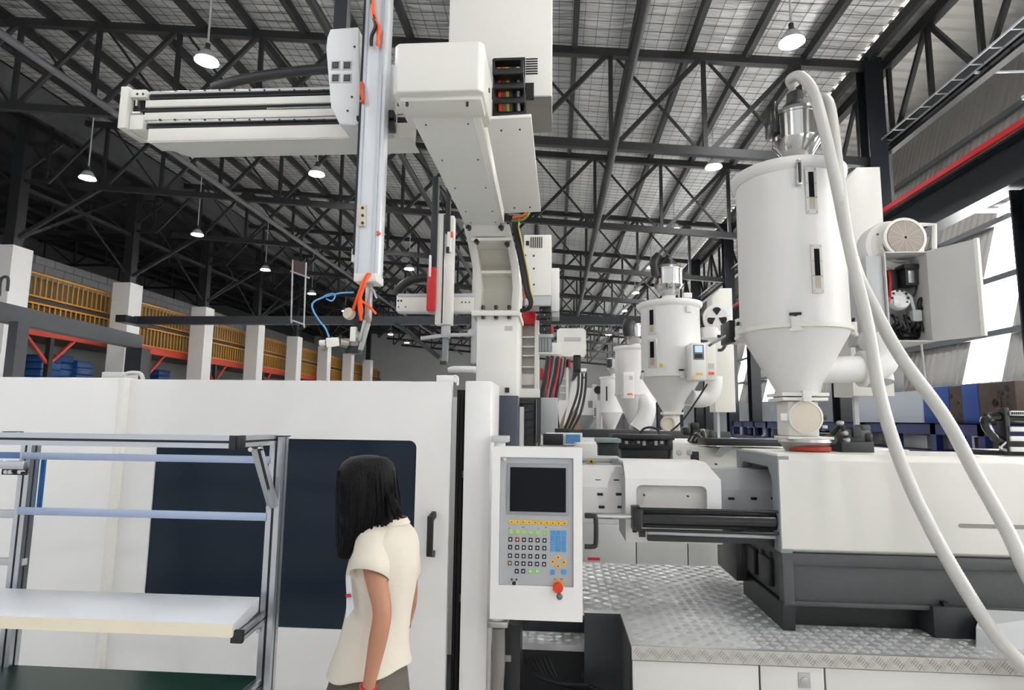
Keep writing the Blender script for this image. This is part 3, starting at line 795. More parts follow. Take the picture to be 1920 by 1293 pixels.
MB().box(xL, YM+.016, .0, xR, YM+.06, zp-.013).build('carcass', CHAR, pf)
MB().box(xL, YM+.06, .0, xL+.02, yL, zp-.013).build('side_panel', M('platform_side', '4a4b4c', .5), pf)
MB().box(xl2, yL, .0, xL, yL+.02, zp-.013).build('side_panel', CHAR, pf)
MB().box(xL, YM, 0, xR, YM+.02, .1).build('plinth', CHAR, pf)

# ------------------------------------------------------------------ injection unit
YI = 3.05
inj = T('injection_unit', 'white injection unit cover on dark grey cast base under the large hopper', 'machine', (2.3, 3.4, zp))
xi = X_(1463, 940, YI)
zi0, zi1 = Z_(1690, 1043, YI), Z_(1690, 854, YI)
YI2 = 3.72
xe = 3.6
MB().prismX([(YI+.03, zi0), (YI, zi0+.02), (YI, zi1-.03), (YI+.025, zi1), (YI+.16, zi1+.002), (YI+.16, zi1-.02), (YI+.04, zi1-.03), (YI+.04, zi0)], xi, xe).build('front_cover', CREAM, inj, bevel=.004)
MB().box(xi+.02, YI+.1, zi1-.02, xe, YI2, zi1-.005).build('top_cover', CREAM, inj)
MB().box(xi+.02, YI2-.02, zi0, xe, YI2, zi1-.005).build('rear_cover', CREAM, inj)
# grey portal at the left end
zo = Z_(1432, 892, 3.35)
xf = xi + .012
mb = MB()
mb.prismX([(YI+.002, zi0), (YI+.002, zi1-.012), (YI2, zi1-.012), (YI2, zo), (YI2-.08, zo), (YI2-.12, zo+.06), (YI+.14, zo+.06), (YI+.09, zo), (YI+.09, zi0)], xi-.006, xi+.05)
mb.build('end_portal', GREYP, inj, bevel=.003)
# slot handle in the front cover
a0, a1, b0, b1 = R4(1797, 984, 2050, 992, YI)
MB().prism(rrect(a0, b0, a1, b1, .01, 4), YI-.002, YI+.004).build('slot_line', M('slot_grey', '8d8b86', .5), inj)
# cast base
zc0, zc1 = Z_(1690, 1140, YI), zi0
c = MB().box(xi+.012, YI+.02, zc0, xe, YI2, zc1).build('cast_base', DGREY, inj, bevel=.012)
MB().box(xi-.002, YI+.004, zc1-.055, xe, YI+.06, zc1).build('base_rim', DGREY, inj, bevel=.006)
MB().box(xi+.0, YI+.002, zc0, xi+.05, YI+.06, zc1-.03).build('base_rib', DGREY, inj, bevel=.006)
MB().box(xi+.0, YI+.006, zc0-.008, xe, YI+.07, zc0+.014).build('base_foot_rim', DGREY, inj, bevel=.004)
MB().box(xi-.005, YI+.01, zp+.002, xi+.05, YI2-.05, zc0).build('base_foot', BLKPART, inj)
a0, a1, b0, b1 = R4(1748, 1137, 1835, 1170, YI-.01)
MB().box(a0, YI-.02, zp+.002, a1, YI+.3, b1).build('base_foot', CHAR, inj, bevel=.004)
a0, a1, b0, b1 = R4(1768, 1128, 1778, 1142, YI-.005); MB().box(a0, YI-.01, b0, a1, YI+.02, b1).build('levelling_bolt', BLACK, inj)
MB().box(xi+.03, YI+.1, zp+.002, xe, YI2-.1, zc0).build('underside', BLACK, inj)
# castings behind the left end of the base
for (pa_, pb_, Ya, Yb, nm) in (((1380, 1010, 1460, 1090), 0, 3.6, 4.0, 'slide_block'), ((1372, 985, 1455, 1030), 0, 3.72, 3.95, 'slide_block')):
    a0, a1, b0, b1 = R4(*pa_, Ya); MB().box(a0, Ya, b0, a1, Yb, b1).build(nm, BLKPART, inj, bevel=.006)
for k in range(4):
    a0, a1, b0, b1 = R4(1392+14*k, 1020+3*k, 1400+14*k, 1062+6*k, 3.6-.1*k); MB().box(a0, 3.585-.12*k, b0, a1, 3.61-.12*k, b1).build('slide_rib', CHAR, inj, bevel=.003)
MB().box(xi-.02, YI+.15, zc0+.04, xi+.01, YI+.3, zc1-.06).build('cleanout_recess', BLACK, inj, bevel=.004)
MB().box(xi-.018, YI+.38, zc0+.04, xi+.01, YI+.56, zc1-.06).build('cleanout_recess', BLACK, inj, bevel=.004)
# barrel cover with slotted holes, purge guard, cylinders
bc = T('barrel_cover', 'light grey slotted barrel cover between control panel and injection unit', 'machine cover', (X_(1280, 930, 3.45), 3.45, Z_(1280, 960, 3.45)))
def prof_cover(pxa, pxb, name):
    z_1, z_m, z_0 = Z_(1250, 889, 3.4), Z_(1250, 915, 3.4), Z_(1250, 968, 3.4)
    MB().prismX([(3.62, z_1+.03), (3.5, z_1+.03), (3.4, z_m), (3.4, z_0), (3.62, z_0)], X_(pxa, 920, 3.4), X_(pxb, 920, 3.4)).build(name, WHITE if name[0] == 'c' else LGREY, bc, bevel=.004)
prof_cover(1085, 1172, 'cover_shell'); prof_cover(1345, 1475, 'shell_rear')
for px in (1122, 1157, 1368, 1410, 1448):
    for i, py in enumerate((902, 926, 950)):
        p = W(px + i*3, py + (8 if px > 1300 else 0), 3.4); dy = .035 if i == 0 else -.004
        MB().box(p.x-.016, p.y+dy-.004, p.z-.007, p.x+.016, p.y+dy+.03, p.z+.007).build('slot_hole', BLACK, bc, bevel=.003)
pg = T('purge_guard', 'white purge guard with rounded recessed window in front of the barrel', 'machine cover', (X_(1260, 940, 3.22), 3.22, Z_(1260, 1018, 3.22)))
YG = 3.2
gx0, gx1, gz0, gz1 = R4(1173, 868, 1353, 1018, YG)
hx0, hx1, hz0, hz1 = R4(1193, 910, 1326, 962, YG)
ring_panel(gx0, hz0-.05, gx1, gz1-.08, rrect(hx0, hz0, hx1, hz1, .03, 5, (0,0,1,1)), YG, YG+.012).build('front_plate', WHITE, pg)
MB().box(gx0, YG, gz0, gx1, YG+.012, hz0-.05).build('lower_plate', CREAM, pg)
xo = -.02
mb = MB(); mb.hexa([(gx0, YG, gz1-.08), (gx1, YG, gz1-.08), (gx1-.05, YG+.1, gz1), (gx0-.0, YG+.1, gz1)], [(gx0, YG+.012, gz1-.085), (gx1, YG+.012, gz1-.085), (gx1-.05, YG+.11, gz1-.01), (gx0, YG+.11, gz1-.01)])
mb.build('sloped_plate', WHITE, pg)
MB().box(gx0, YG+.1, gz1-.012, gx1-.05, YG+.34, gz1).build('roof_plate', WHITE, pg)
MB().box(hx0-.03, YG+.05, hz0-.03, hx1+.03, YG+.06, hz1+.03).build('recess_back', M('guard_inner', 'd8d4cf', .5), pg)
MB().box(gx0, YG+.012, gz0, gx0+.012, YG+.34, gz1-.08).build('side_plate', LGREY, pg); MB().box(gx1-.012, YG+.012, hz1, gx1, YG+.34, gz1-.08).build('side_plate', LGREY, pg)
for px, py in ((1343, 870), (1208, 928), (1208, 960), (1290, 930)):
    p = W(px, py, YG); MB().cyl((p.x, YG-.004, p.z), (p.x, YG+.02, p.z), .005, n=8).build('screw', BLACK, pg)
hc = T('pull_in_cylinder', 'black hydraulic pull-in cylinder with steel rod in front of the guard', 'cylinder', W(1320, 1000, 3.12))
p0, p1 = W(1098, 966, 3.12), W(1195, 968, 3.12); MB().cyl(p0, p1, .015, n=20).build('piston_rod', STEEL, hc, smooth=True)
p0, p1 = W(1204, 970, 3.12), W(1480, 980, 3.12); p1.z = p0.z
MB().cyl(p0, p1, .047, n=28).build('barrel', BLACKG, hc, smooth=True)
a0, a1, b0, b1 = R4(1187, 951, 1203, 996, 3.07); MB().box(a0, 3.065, b0, a1, 3.17, b1).build('end_cap', BLACK, hc, bevel=.004)
for py in (953, 993):
    p = W(1186, py, 3.07); q = p + Vector((.85, 0, 0)); MB().cyl(p, q, .007, n=10).build('tie_rod', BLACKG, hc, smooth=True)
    MB().cyl(p, p+Vector((.02,0,0)), .013, n=6).build('tie_nut', BLACK, hc)
p = W(1198, 1000, 3.1); MB().cyl(p, p+Vector((.03,0,0)), .016, n=12).cyl(p+Vector((.02,0,-.01)), p+Vector((.02,0,.02)), .01, n=10).build('port_fitting', BLACK, hc)
p = W(1215, 998, 3.12); MB().cyl(p, W(1480, 1008, 3.12), .009, n=12).build('oil_line', LGREY, hc, smooth=True)
p = W(1215, 1006, 3.16); MB().box(p.x, 3.16, p.z-.02, p.x+.8, 3.22, p.z+.004).build('support_bar', CHAR, hc)
# corner of grey floor box at the lower right
g = MB(); g.hexa([W(1830, 1175, 2.95), W(1990, 1270, 2.9), W(1990, 1300, 2.9), W(1830, 1210, 2.95)], [W(1840, 1142, 3.04), W(2000, 1150, 3.04), W(2000, 1200, 3.04), W(1840, 1150, 3.04)])
g.build('hose_ramp', LGREY, label='pale grey sloped cover plate where the hoses reach the platform', cat='cover')
# ------------------------------------------------------------------ hoppers
def hopper_body(t, cx, cy, r, zr_, zj, zn, rn, mat=WHITE, wide=1.04):
    """cylinder from the joint zj to the rim zr_, cone down to the neck zn"""
    MB().lathe(cx, cy, [(r*1.0, zj+.01), (r*.985, zr_-.05*r/.32), (r*.99, zr_-.045*r/.32)], 64).build('drum', mat, t, smooth=True)
    MB().lathe(cx, cy, [(r*1.0, zr_-.07*r/.32), (r*1.06, zr_-.05*r/.32), (r*1.085, zr_-.03*r/.32), (r*1.085, zr_-.005), (r*1.06, zr_), (r*.5, zr_+.015)], 64).build('lid', mat, t, smooth=True, angle=30)
    MB().lathe(cx, cy, [(r*1.0, zj+.012), (r*1.045, zj+.01), (r*1.05, zj-.012), (r*1.0, zj-.016)], 64).build('joint_flange', WARM, t, smooth=True, angle=30)
    MB().lathe(cx, cy, [(rn, zn), (rn*1.08, zn+.02), (r*.995, zj-.014)], 64).build('cone', mat, t, smooth=True)
def sight_glass(t, cx, cy, r, ang, z0, z1, w=.05):
    a = math.radians(ang); d = Vector((math.sin(a), -math.cos(a), 0)); s = Vector((math.cos(a), math.sin(a), 0))
    def slab(off, hw, za, zb, th):
        c0 = Vector((cx, cy, 0)) + d*(r+off)
        return MB().hexa([c0-s*hw+Vector((0,0,za)), c0+s*hw+Vector((0,0,za)), c0+s*hw+Vector((0,0,zb)), c0-s*hw+Vector((0,0,zb))],
                         [c0-s*hw-d*th+Vector((0,0,za)), c0+s*hw-d*th+Vector((0,0,za)), c0+s*hw-d*th+Vector((0,0,zb)), c0-s*hw-d*th+Vector((0,0,zb))])
    f = slab(.008, w/2, z0, z1, .02).build('sight_glass', M('sight_frame', 'd2d0cc', .35, .1), t)
    slab(.0095, w*.24, z0+.025, z0+(z1-z0)*.35, .004).build('granulate', M('granulate', 'b5ab98', .6, var=.1, scale=80), f)
    slab(.0095, w*.24, z0+(z1-z0)*.35, z1-.025, .004).build('glass', SCRN, f)
    for k in range(4):
        for q in (-1, 1):
            p = Vector((cx, cy, z0+.01+(z1-z0-.02)*k/3)) + d*(r+.008) + s*(q*w*.38); MB().cyl(p-d*.003, p+d*.003, .004, n=8).build('bolt', STEELB, f)
def clamp(t, cx, cy, r, ang, z):
    a = math.radians(ang); d = Vector((math.sin(a), -math.cos(a), 0)); s = Vector((math.cos(a), math.sin(a), 0)); p = Vector((cx, cy, z)) + d*(r*1.04)
    b = MB().bar(p+Vector((0,0,-.03)), p+Vector((0,0,.04)), .045, .03, up=d).build('clamp', WARM, t, bevel=.003)
    MB().bar(p+s*.03+Vector((0,0,.055)), p-s*.03+Vector((0,0,.055)), .014).bar(p+Vector((0,0,.03)), p+Vector((0,0,.06)), .014, up=d).build('clamp_knob', BLACK, b, bevel=.003)
    MB().bar(p+s*.03+d*.01+Vector((0,0,-.03)), p-s*.03+d*.01+Vector((0,0,-.03)), .016).build('clamp_foot', WARM, b)
def vacuum_loader(t, cx, cy, z, s, top=True):
    """steel suction loader on a lid: flange, cone, can"""
    MB().lathe(cx, cy, [(.085*s, z), (.085*s, z+.012*s), (.075*s, z+.03*s), (.07*s, z+.06*s)], 40).build('loader_flange', WARM, t, smooth=True)
    MB().lathe(cx, cy, [(.068*s, z+.05*s), (.155*s, z+.17*s), (.155*s, z+.175*s)], 48).build('loader_cone', STEEL, t, smooth=True)
    MB().lathe(cx, cy, [(.15*s, z+.172*s), (.15*s, z+.335*s), (.157*s, z+.337*s), (.157*s, z+.35*s)], 48).build('loader_can', STEEL, t, smooth=True, angle=30)
    MB().lathe(cx, cy, [(.15*s, z+.345*s), (.14*s, z+.38*s), (.1*s, z+.4*s), (.06*s, z+.405*s)], 40).build('loader_lid', STEELB, t, smooth=True)

H1 = Vector((W(1492, 700, 3.5).x, 3.5, 0))
r1 = (W(1588, 450, 3.5).x - W(1396, 450, 3.5).x)/2
zR, zJ, zN = Z_(1489, 279, 3.5)+.0, Z_(1500, 607, 3.5), Z_(1500, 738, 3.5)
ZR = Z_(1489, 292, 3.5-r1) 
h1 = T('drying_hopper', 'large white drying hopper with two sight glasses, nearest the camera', 'hopper', (H1.x, H1.y, zN), 'white drying hoppers')
hopper_body(h1, H1.x, H1.y, r1, ZR, Z_(1500, 607, 3.5-r1), Z_(1500, 736, 3.42), .105, WHITE)
zJf = Z_(1500, 607, 3.5-r1)
sg = lambda px: math.degrees(math.asin(max(-1, min(1, (W(px, 450, 3.22).x - H1.x)/r1))))
a_ = sg(1524)
sight_glass(h1, H1.x, H1.y, r1, a_, Z_(1522, 405, 3.25), Z_(1522, 320, 3.25), .058)
sight_glass(h1, H1.x, H1.y, r1, a_+2, Z_(1527, 552, 3.25), Z_(1527, 462, 3.25), .058)
clamp(h1, H1.x, H1.y, r1, -19, zJf); clamp(h1, H1.x, H1.y, r1, 72, zJf); clamp(h1, H1.x, H1.y, r1, -100, zJf)
a = math.radians(-10); p = Vector((H1.x+r1*1.06*math.sin(a), H1.y-r1*1.06*math.cos(a), ZR-.07))
L_ = MB().box(p.x-.012, p.y-.012, p.z-.1, p.x+.012, p.y+.04, p.z+.04).build('lid_latch', STEEL, h1, bevel=.003)
MB().cyl((p.x, p.y-.012, p.z-.09), (p.x, p.y-.012, p.z+.02), .008, n=10).build('latch_lever', CHAR, L_)
# throat: neck flanges, box with round cover, steel feed block with red ring
zN1 = Z_(1500, 736, 3.42)
MB().box(H1.x-.125, H1.y-.125, zN1-.02, H1.x+.125, H1.y+.125, zN1).build('neck_flange', WARM, h1, bevel=.004)
MB().box(H1.x-.12, H1.y-.12, zN1-.045, H1.x+.12, H1.y+.12, zN1-.026).build('neck_flange', CREAM, h1, bevel=.004)
MB().box(H1.x-.02, H1.y-.14, zN1-.05, H1.x+.025, H1.y-.11, zN1+.012).build('slide_clamp', WARM, h1, bevel=.003)
zt0 = Z_(1500, 818, 3.4)
MB().box(H1.x-.085, H1.y-.09, zt0, H1.x+.08, H1.y+.09, zN1-.046).build('throat', CREAM, h1, bevel=.012)
p = W(1510, 782, 3.4); 
cv = MB().disc_lathe((p.x, 3.41, p.z), (0,-1,0), [(.078,0),(.078,.0215),(.01,.0225)], 40).build('round_cover', M('cover_tan', 'cfc6b6', .5, var=.03), h1, smooth=True, angle=30)
MB().disc_lathe((p.x, 3.41, p.z), (0,-1,0), [(.088,-.005),(.091,0),(.091,.02),(.08,.024),(.079,.02)], 40).build('cover_ring', WARM, cv, smooth=True, angle=30)
MB().box(p.x-.13, 3.4, p.z-.02, p.x-.085, 3.415, p.z+.02).build('cover_lug', WARM, cv, bevel=.003)
MB().disc_lathe((p.x+.1, 3.41, p.z), (0,-1,0), [(.012,0),(.012,.02),(.006,.022)], 12).build('cover_nut', BROWN, cv)
MB().box(H1.x-.1, H1.y-.12, zt0-.015, H1.x+.14, H1.y+.1, zt0).build('base_flange', WARM, h1, bevel=.003)
MB().cyl((H1.x+.14, H1.y-.1, zt0-.015), (H1.x+.14, H1.y-.02, zt0-.015), .024, n=16).build('slide_motor', CHAR, h1, smooth=True)
MB().lathe(H1.x+.02, H1.y-.03, [(.1, zi1-.005), (.115, zi1+.02), (.135, zt0-.03), (.13, zt0-.015)], 32).build('feed_block', STEELB, h1, smooth=True)
MB().lathe(H1.x+.03, H1.y-.05, [(.105, zi1-.002), (.112, zi1+.004), (.112, zi1+.022), (.1, zi1+.024)], 32).build('seal_ring', M('dark_red_seal', 'a02a1c', .4), h1, smooth=True)
# side inlet pipe with flange, elbow up
pz = Z_(1580, 692, 3.55)
MB().cyl((H1.x+.12, H1.y+.02, pz-.01), (H1.x+.36, H1.y+.02, pz), .075, n=28).build('inlet_pipe', WHITE, h1, smooth=True)
MB().disc_lathe((H1.x+.37, H1.y+.02, pz), (1,0,0), [(.1,-.01),(.102,-.008),(.102,.01),(.1,.012)], 32).build('inlet_flange', WARM, h1, smooth=True)
ox = H1.x+.38
MB().tube([(ox, 3.52, pz), (ox+.06, 3.52, pz+.005), (ox+.12, 3.54, pz+.04), (ox+.155, 3.6, pz+.11), (ox+.16, 3.72, pz+.2)], [.072,.072,.074,.078,.085], n=24).build('inlet_elbow', WHITE, h1, smooth=True)
# support web under the cone
MB().add([(H1.x+.1, 3.5, zN1), (H1.x+.13, 3.5, zN1), (H1.x+.16, 3.5, zN1+.11), (H1.x+.15, 3.5, zN1+.11), (H1.x+.1, 3.52, zN1), (H1.x+.13, 3.52, zN1), (H1.x+.16, 3.52, zN1+.11), (H1.x+.15, 3.52, zN1+.11)], [(0,1,2,3),(7,6,5,4),(0,4,5,1),(1,5,6,2),(2,6,7,3),(3,7,4,0)]).build('cone_gusset', WHITE, h1)
# suction loader on the lid
vl = T('suction_loader', 'polished steel suction loader with cone on the lid of the nearest hopper', 'loader', (H1.x-.02, H1.y-.05, ZR+.015), 'suction loaders')
lx, ly = W(1494, 250, 3.42).x, 3.42
vacuum_loader(vl, lx, ly, ZR+.015, .88)
zL = ZR + .015 + .405*.88
MB().box(lx-.16, ly-.06, zL-.16, lx-.12, ly+.06, zL+.03).build('filter_housing', BLACKG, vl, bevel=.01)
MB().lathe(lx, ly, [(.1, zL-.03), (.09, zL+.0), (.05, zL+.04), (.045, zL+.1)], 24).build('suction_head', CHAR, vl, smooth=True)
MB().cyl((lx+.02, ly-.04, zL-.02), (lx+.04, ly-.09, zL-.01), .045, n=18).build('pressure_gauge', STEELB, vl, smooth=True)
# the two big hoses: real ribbed tubes that arc over and come down to the platform
def hose(pts, r, lab):
    P = spline([Vector(p) for p in pts], 40); n = 14; mb = MB()
    # ribs
    L = 0; rr = []
    Q = []; acc = 0; step = .007
    Q = [P[0]]
    for i in range(1, len(P)):
        seg = P[i]-P[i-1]
        while True:
            dd = (P[i]-Q[-1]).length
            if dd < step: break
            Q.append(Q[-1] + (P[i]-Q[-1]).normalized()*step)
    a = None; k = len(Q); o = 0
    for q, p in enumerate(Q):
        d = (Q[min(q+1, k-1)] - Q[max(q-1, 0)]).normalized()
        if a is None: u = Vector((0,1,0)); a = d.cross(u).normalized()
        else: a = (a - d*a.dot(d)).normalized()
        b_ = d.cross(a); R_ = r*(1.0 if q % 2 else .955)
        for i in range(n):
            w = 2*math.pi*i/n; mb.v.append(p + a*(R_*math.cos(w)) + b_*(R_*math.sin(w)))
    for q in range(k-1):
        for i in range(n):
            j = (i+1) % n; mb.f.append((q*n+i, q*n+j, (q+1)*n+j, (q+1)*n+i))
    mb.f.append(tuple(range(n))[::-1]); mb.f.append(tuple((k-1)*n+i for i in range(n)))
    return mb.build('suction_hose', HOSE, smooth=True, fix=False, angle=180, label=lab, cat='hose', group='suction hoses from the loader')
hose([W(1490, 165, 3.42), W(1482, 150, 3.4), W(1500, 143, 3.33), W(1523, 168, 3.24), W(1541, 225, 3.16), W(1565, 330, 3.1), W(1600, 490, 3.05), W(1640, 580, 3.0), W(1690, 670, 2.95), W(1770, 780, 2.9), W(1830, 890, 2.86), W(1886, 990, 2.8), W(1945, 1110, 2.7), W(1945, 1110, 2.7)+Vector((.16, -.08, -.4)), Vector((W(1945, 1110, 2.7).x+.35, 2.5, .12)), Vector((W(1945, 1110, 2.7).x+.65, 2.4, .032)), Vector((W(1945, 1110, 2.7).x+1.4, 2.35, .032))], .03, 'pale ribbed suction hose running down to the right edge of the picture')
hose([W(1530, 205, 3.5), W(1540, 186, 3.45), W(1553, 190, 3.38), W(1562, 230, 3.3), W(1572, 320, 3.14), W(1590, 450, 3.02), W(1625, 600, 2.9), W(1650, 740, 2.84), W(1690, 870, 2.78), W(1745, 990, 2.72), W(1810, 1105, 2.68), W(1870, 1195, 2.68), W(1925, 1255, 2.68), W(1925, 1255, 2.68)+Vector((.16, -.1, -.25)), Vector((W(1925, 1255, 2.68).x+.35, 2.4, .08)), Vector((W(1925, 1255, 2.68).x+.6, 2.3, .03)), Vector((W(1925, 1255, 2.68).x+1.4, 2.2, .03))], .028, 'pale ribbed suction hose coming down in front to the platform edge')

# ------------------------------------------------------------------ dryer blower and open box
YD = 3.75
bl = T('dryer_blower', 'white blower housing with grey round intake above the open electric box', 'blower', W(1690, 470, YD))
p = W(1688, 458, YD); rb = (W(1735, 450, YD).x - W(1632, 450, YD).x)/2
MB().disc_lathe((p.x-.03, YD+.16, p.z), (0,-1,0), [(rb*.9,0),(rb*1.02,.02),(rb*1.02,.1),(rb*.98,.13)], 48).build('volute', WHITE, bl, smooth=True, angle=35)
MB().disc_lathe((p.x, YD+.05, p.z), (0,-1,0), [(rb*.98,0),(rb*.98,.02),(rb*.95,.025),(rb*.72,.03),(rb*.68,.06),(rb*.66,.06),(rb*.64,.03)], 48).build('intake_ring', WARM, bl, smooth=True, angle=35)
qx, qz = FP.__call__(0, 0) if False else (W(1694, 447, YD-.02).x, W(1694, 447, YD-.02).z)
fm = M('intake_mesh', '9a8f87', .5, 0.0, var=.12, scale=4)
gr = MB().cyl((qx, YD-.042, qz), (qx, YD-.02, qz), .104, n=40).build('intake_grille', fm, bl)
for k in range(12):
    a = 2*math.pi*k/12; MB().bar((qx, YD-.042, qz), (qx+.1*math.cos(a), YD-.042, qz+.1*math.sin(a)), .006, .002, up=(0,1,0)).build('grille_spoke', M('grille_spoke', 'ada39a', .5), gr)
MB().disc_lathe((qx, YD-.02, qz), (0,-1,0), [(.104,0),(.125,0),(.125,.02),(.108,.022),(.104,.01)], 40).build('intake_collar', WARM, bl, smooth=True, angle=30)
for k in range(6):
    a = 2*math.pi*(k+.5)/6; c_ = Vector((p.x+rb*.86*math.cos(a), YD+.02, p.z+rb*.86*math.sin(a))); MB().cyl(c_, c_+Vector((0,-.008,0)), .006, n=8).build('bolt', BROWN, bl)
MB().tube([W(1722, 421, YD+.05), W(1752, 421, YD+.05), W(1752, 470, YD+.05)], .014, sub=1, n=8).build('guard_frame', WARM, bl)
# elbow going down behind the box
MB().tube([(p.x-.14, YD+.12, p.z-.1), (p.x-.17, YD+.1, p.z-.3), (p.x-.17, YD+.08, p.z-.6), (p.x-.17, YD+.02, p.z-.85)], .085, n=24).build('outlet_pipe', LGREY, bl, smooth=True)
eb = T('electric_box', 'open white electric box with dark wiring and its door swung out', 'electric box', W(1710, 642, YD-.1))
a0, a1, b0, b1 = R4(1664, 471, 1744, 640, YD-.15)
yA, yB = YD-.15, YD+.1
WT = M('box_inner_grey', 'c4c3c1', .5, var=.03)
MB().box(a0-.004, yA, b0, a0+.004, yB, b1).build('side_wall', WT, eb); MB().box(a1-.004, yA, b0, a1+.004, yB, b1).build('side_wall', WT, eb)
MB().box(a0, yA, b1-.008, a1, yB, b1).build('top_wall', WT, eb); MB().box(a0, yA, b0, a1, yB, b0+.008).build('bottom_wall', WT, eb)
MB().box(a0, yB-.008, b0, a1, yB, b1).build('back_wall', WT, eb)
MB().box(a0-.1, yA+.02, b0-.0, a0-.006, yB+.04, b1-.02).build('duct_cover', LGREY, eb, bevel=.003)
# the door, hinged at the right, swung out towards the camera side
D0 = Vector((a1+.004, yA, b0)); dd = Vector((.115, -.23, 0)).normalized()
dl = .27
nrm = Vector((dd.y, -dd.x, 0))*.012
dq = [D0, D0+dd*dl, D0+dd*dl+Vector((0,0,b1-b0)), D0+Vector((0,0,b1-b0))]
dr = MB().hexa(dq, [q+nrm for q in dq]).build('door', WT, eb)
e0 = D0+dd*dl; MB().bar(e0+nrm*1.1, e0+nrm*1.1+Vector((0,0,b1-b0)), .022, .018, up=dd).build('door_edge', CREAM, dr)
for zz in (.18, .8): MB().cyl(e0-dd*.02+Vector((0,0,(b1-b0)*zz)), e0-dd*.02-nrm*1.2+Vector((0,0,(b1-b0)*zz)), .008, n=10).build('lock', STEELB, dr)
yk = YD - .02
def comp(x0_, y0_, x1_, y1_, Y, dy, m, nm, bev=.004): return MB().pbox(x0_, y0_, x1_, y1_, Y, dy).build(nm, m, eb, bevel=bev)
comp(1698, 498, 1722, 534, yk-.05, .1, CHAR, 'contactor'); comp(1703, 507, 1715, 530, yk-.055, .01, STEELB, 'contactor_plate'); comp(1695, 494, 1724, 503, yk-.06, .1, BLACK, 'contactor_top')
comp(1666, 505, 1684, 545, yk, .1, BLACK, 'terminal_block'); comp(1712, 580, 1730, 602, yk-.08, .05, LGREY, 'relay', .008)
p = W(1680, 566, yk-.03); fan = MB().disc_lathe(p, (0,-1,.35), [(.06,0),(.065,.02),(.06,.04),(.02,.045)], 24).build('fan_motor', WHITE, eb, smooth=True, angle=30)
for k in range(10):
    a = 2*math.pi*k/10; q = p+Vector((.045*math.cos(a), -.046, .045*math.sin(a)+.016)); MB().box(q.x-.006, q.y-.003, q.z-.006, q.x+.006, q.y+.002, q.z+.006).build('vent_hole', BLACK, fan)
for k in range(9):
    x_ = 1672 + 8*k; MB().tube([W(x_, 590+5*(k % 3), yk-.03), W(x_+9, 604+6*(k % 4), yk-.06), W(x_-4+k, 618, yk-.03), W(x_+6, 634, yk)], .009+.002*(k % 3), n=8).build('cable', RUBBER, eb, smooth=True)
MB().tube([W(1694, 548, yk-.05), W(1706, 556, yk-.07), W(1712, 575, yk-.07), W(1716, 590, yk-.06)], .01, n=8).build('cable', LGREY, eb, smooth=True)
MB().tube([W(1666, 508, yk-.04), W(1669, 525, yk-.06), W(1668, 560, yk-.06)], .008, n=8).build('cable', RED, eb, smooth=True)
MB().tube([W(1736, 570, yk-.02), W(1727, 560, yk-.05), W(1724, 575, yk-.06), W(1738, 583, yk-.03)], .012, n=8).build('cable', RUBBER, eb, smooth=True)
MB().tube([W(1722, 515, yk), W(1718, 540, yk-.02), W(1713, 556, yk-.02)], .005, n=6).build('cable', RUBBER, eb, smooth=True)
comp(1676, 560, 1690, 572, yk-.09, .01, WHITE, 'connector'); comp(1664, 556, 1670, 564, yk-.08, .02, RED, 'connector', .002)
comp(1690, 605, 1722, 632, yk-.02, .08, BLKPART, 'transformer', .008)
MB().tube([W(1727, 640, YD-.05), W(1731, 680, YD), W(1736, 720, YD+.05)], .006, n=6).build('cable', LGREY, eb)
# tall white duct panels
for (x0_, y0_, x1_, y1_, Y, lab) in ((1588, 313, 1664, 742, 4.4, 'tall white chamfered duct panel behind the nearest hopper'), (1338, 540, 1376, 772, 8.3, 'tall white chamfered duct panel behind the second hopper blower')):
    a0, a1, b0, b1 = R4(x0_, y0_, x1_, y1_, Y); ch = (a1-a0)*.42
    MB().prism([(a0, b0), (a1, b0), (a1, b1), (a0+ch, b1), (a0, b1-ch*1.1)], Y, Y+.3).build('duct_panel', CREAM, label=lab, cat='duct panel', group='white duct panels', bevel=.004)
    xm_ = a0 + .05; MB().box(xm_, Y+.1, 0, xm_+.03, Y+.13, b0).build('stand_pole', LGREY, bpy.data.objects[[o.name for o in COL.objects if o.name.startswith('duct_panel')][-1]])
# box with black side between the hoppers, on the second dryer
a0, a1, b0, b1 = R4(1375, 596, 1408, 637, 3.95)
t = T('motor_box', 'small white motor box with black side left of the nearest hopper', 'motor box', ((a0+a1)/2, 4.0, b0))
MB().box(a0+.02, 3.95, b0, a1, 4.2, b1).build('shell', WHITE, t, bevel=.015); MB().box(a0-.02, 3.97, b0-.01, a0+.02, 4.18, b1-.01).build('end_cap', BLACK, t, bevel=.005)
MB().bar((a1-.02, 4.05, b0+.06), (H1.x-.2, 3.72, b0+.06), .03).build('mount_arm', CHAR, t)
MB().tube([(a0, 4.05, b0+.05), (a0-.09, 4.1, b0+.0), (a0-.12, 4.1, b0-.02)], .01, n=8).build('shaft', STEELB, t)
# ------------------------------------------------------------------ nearest take-out robot
rob = T('robot_column', 'cream robot column and overhanging beam rising above the control panel', 'robot', (W(935, 740, 3.5).x, 3.5, ztopM))
YC = 3.45
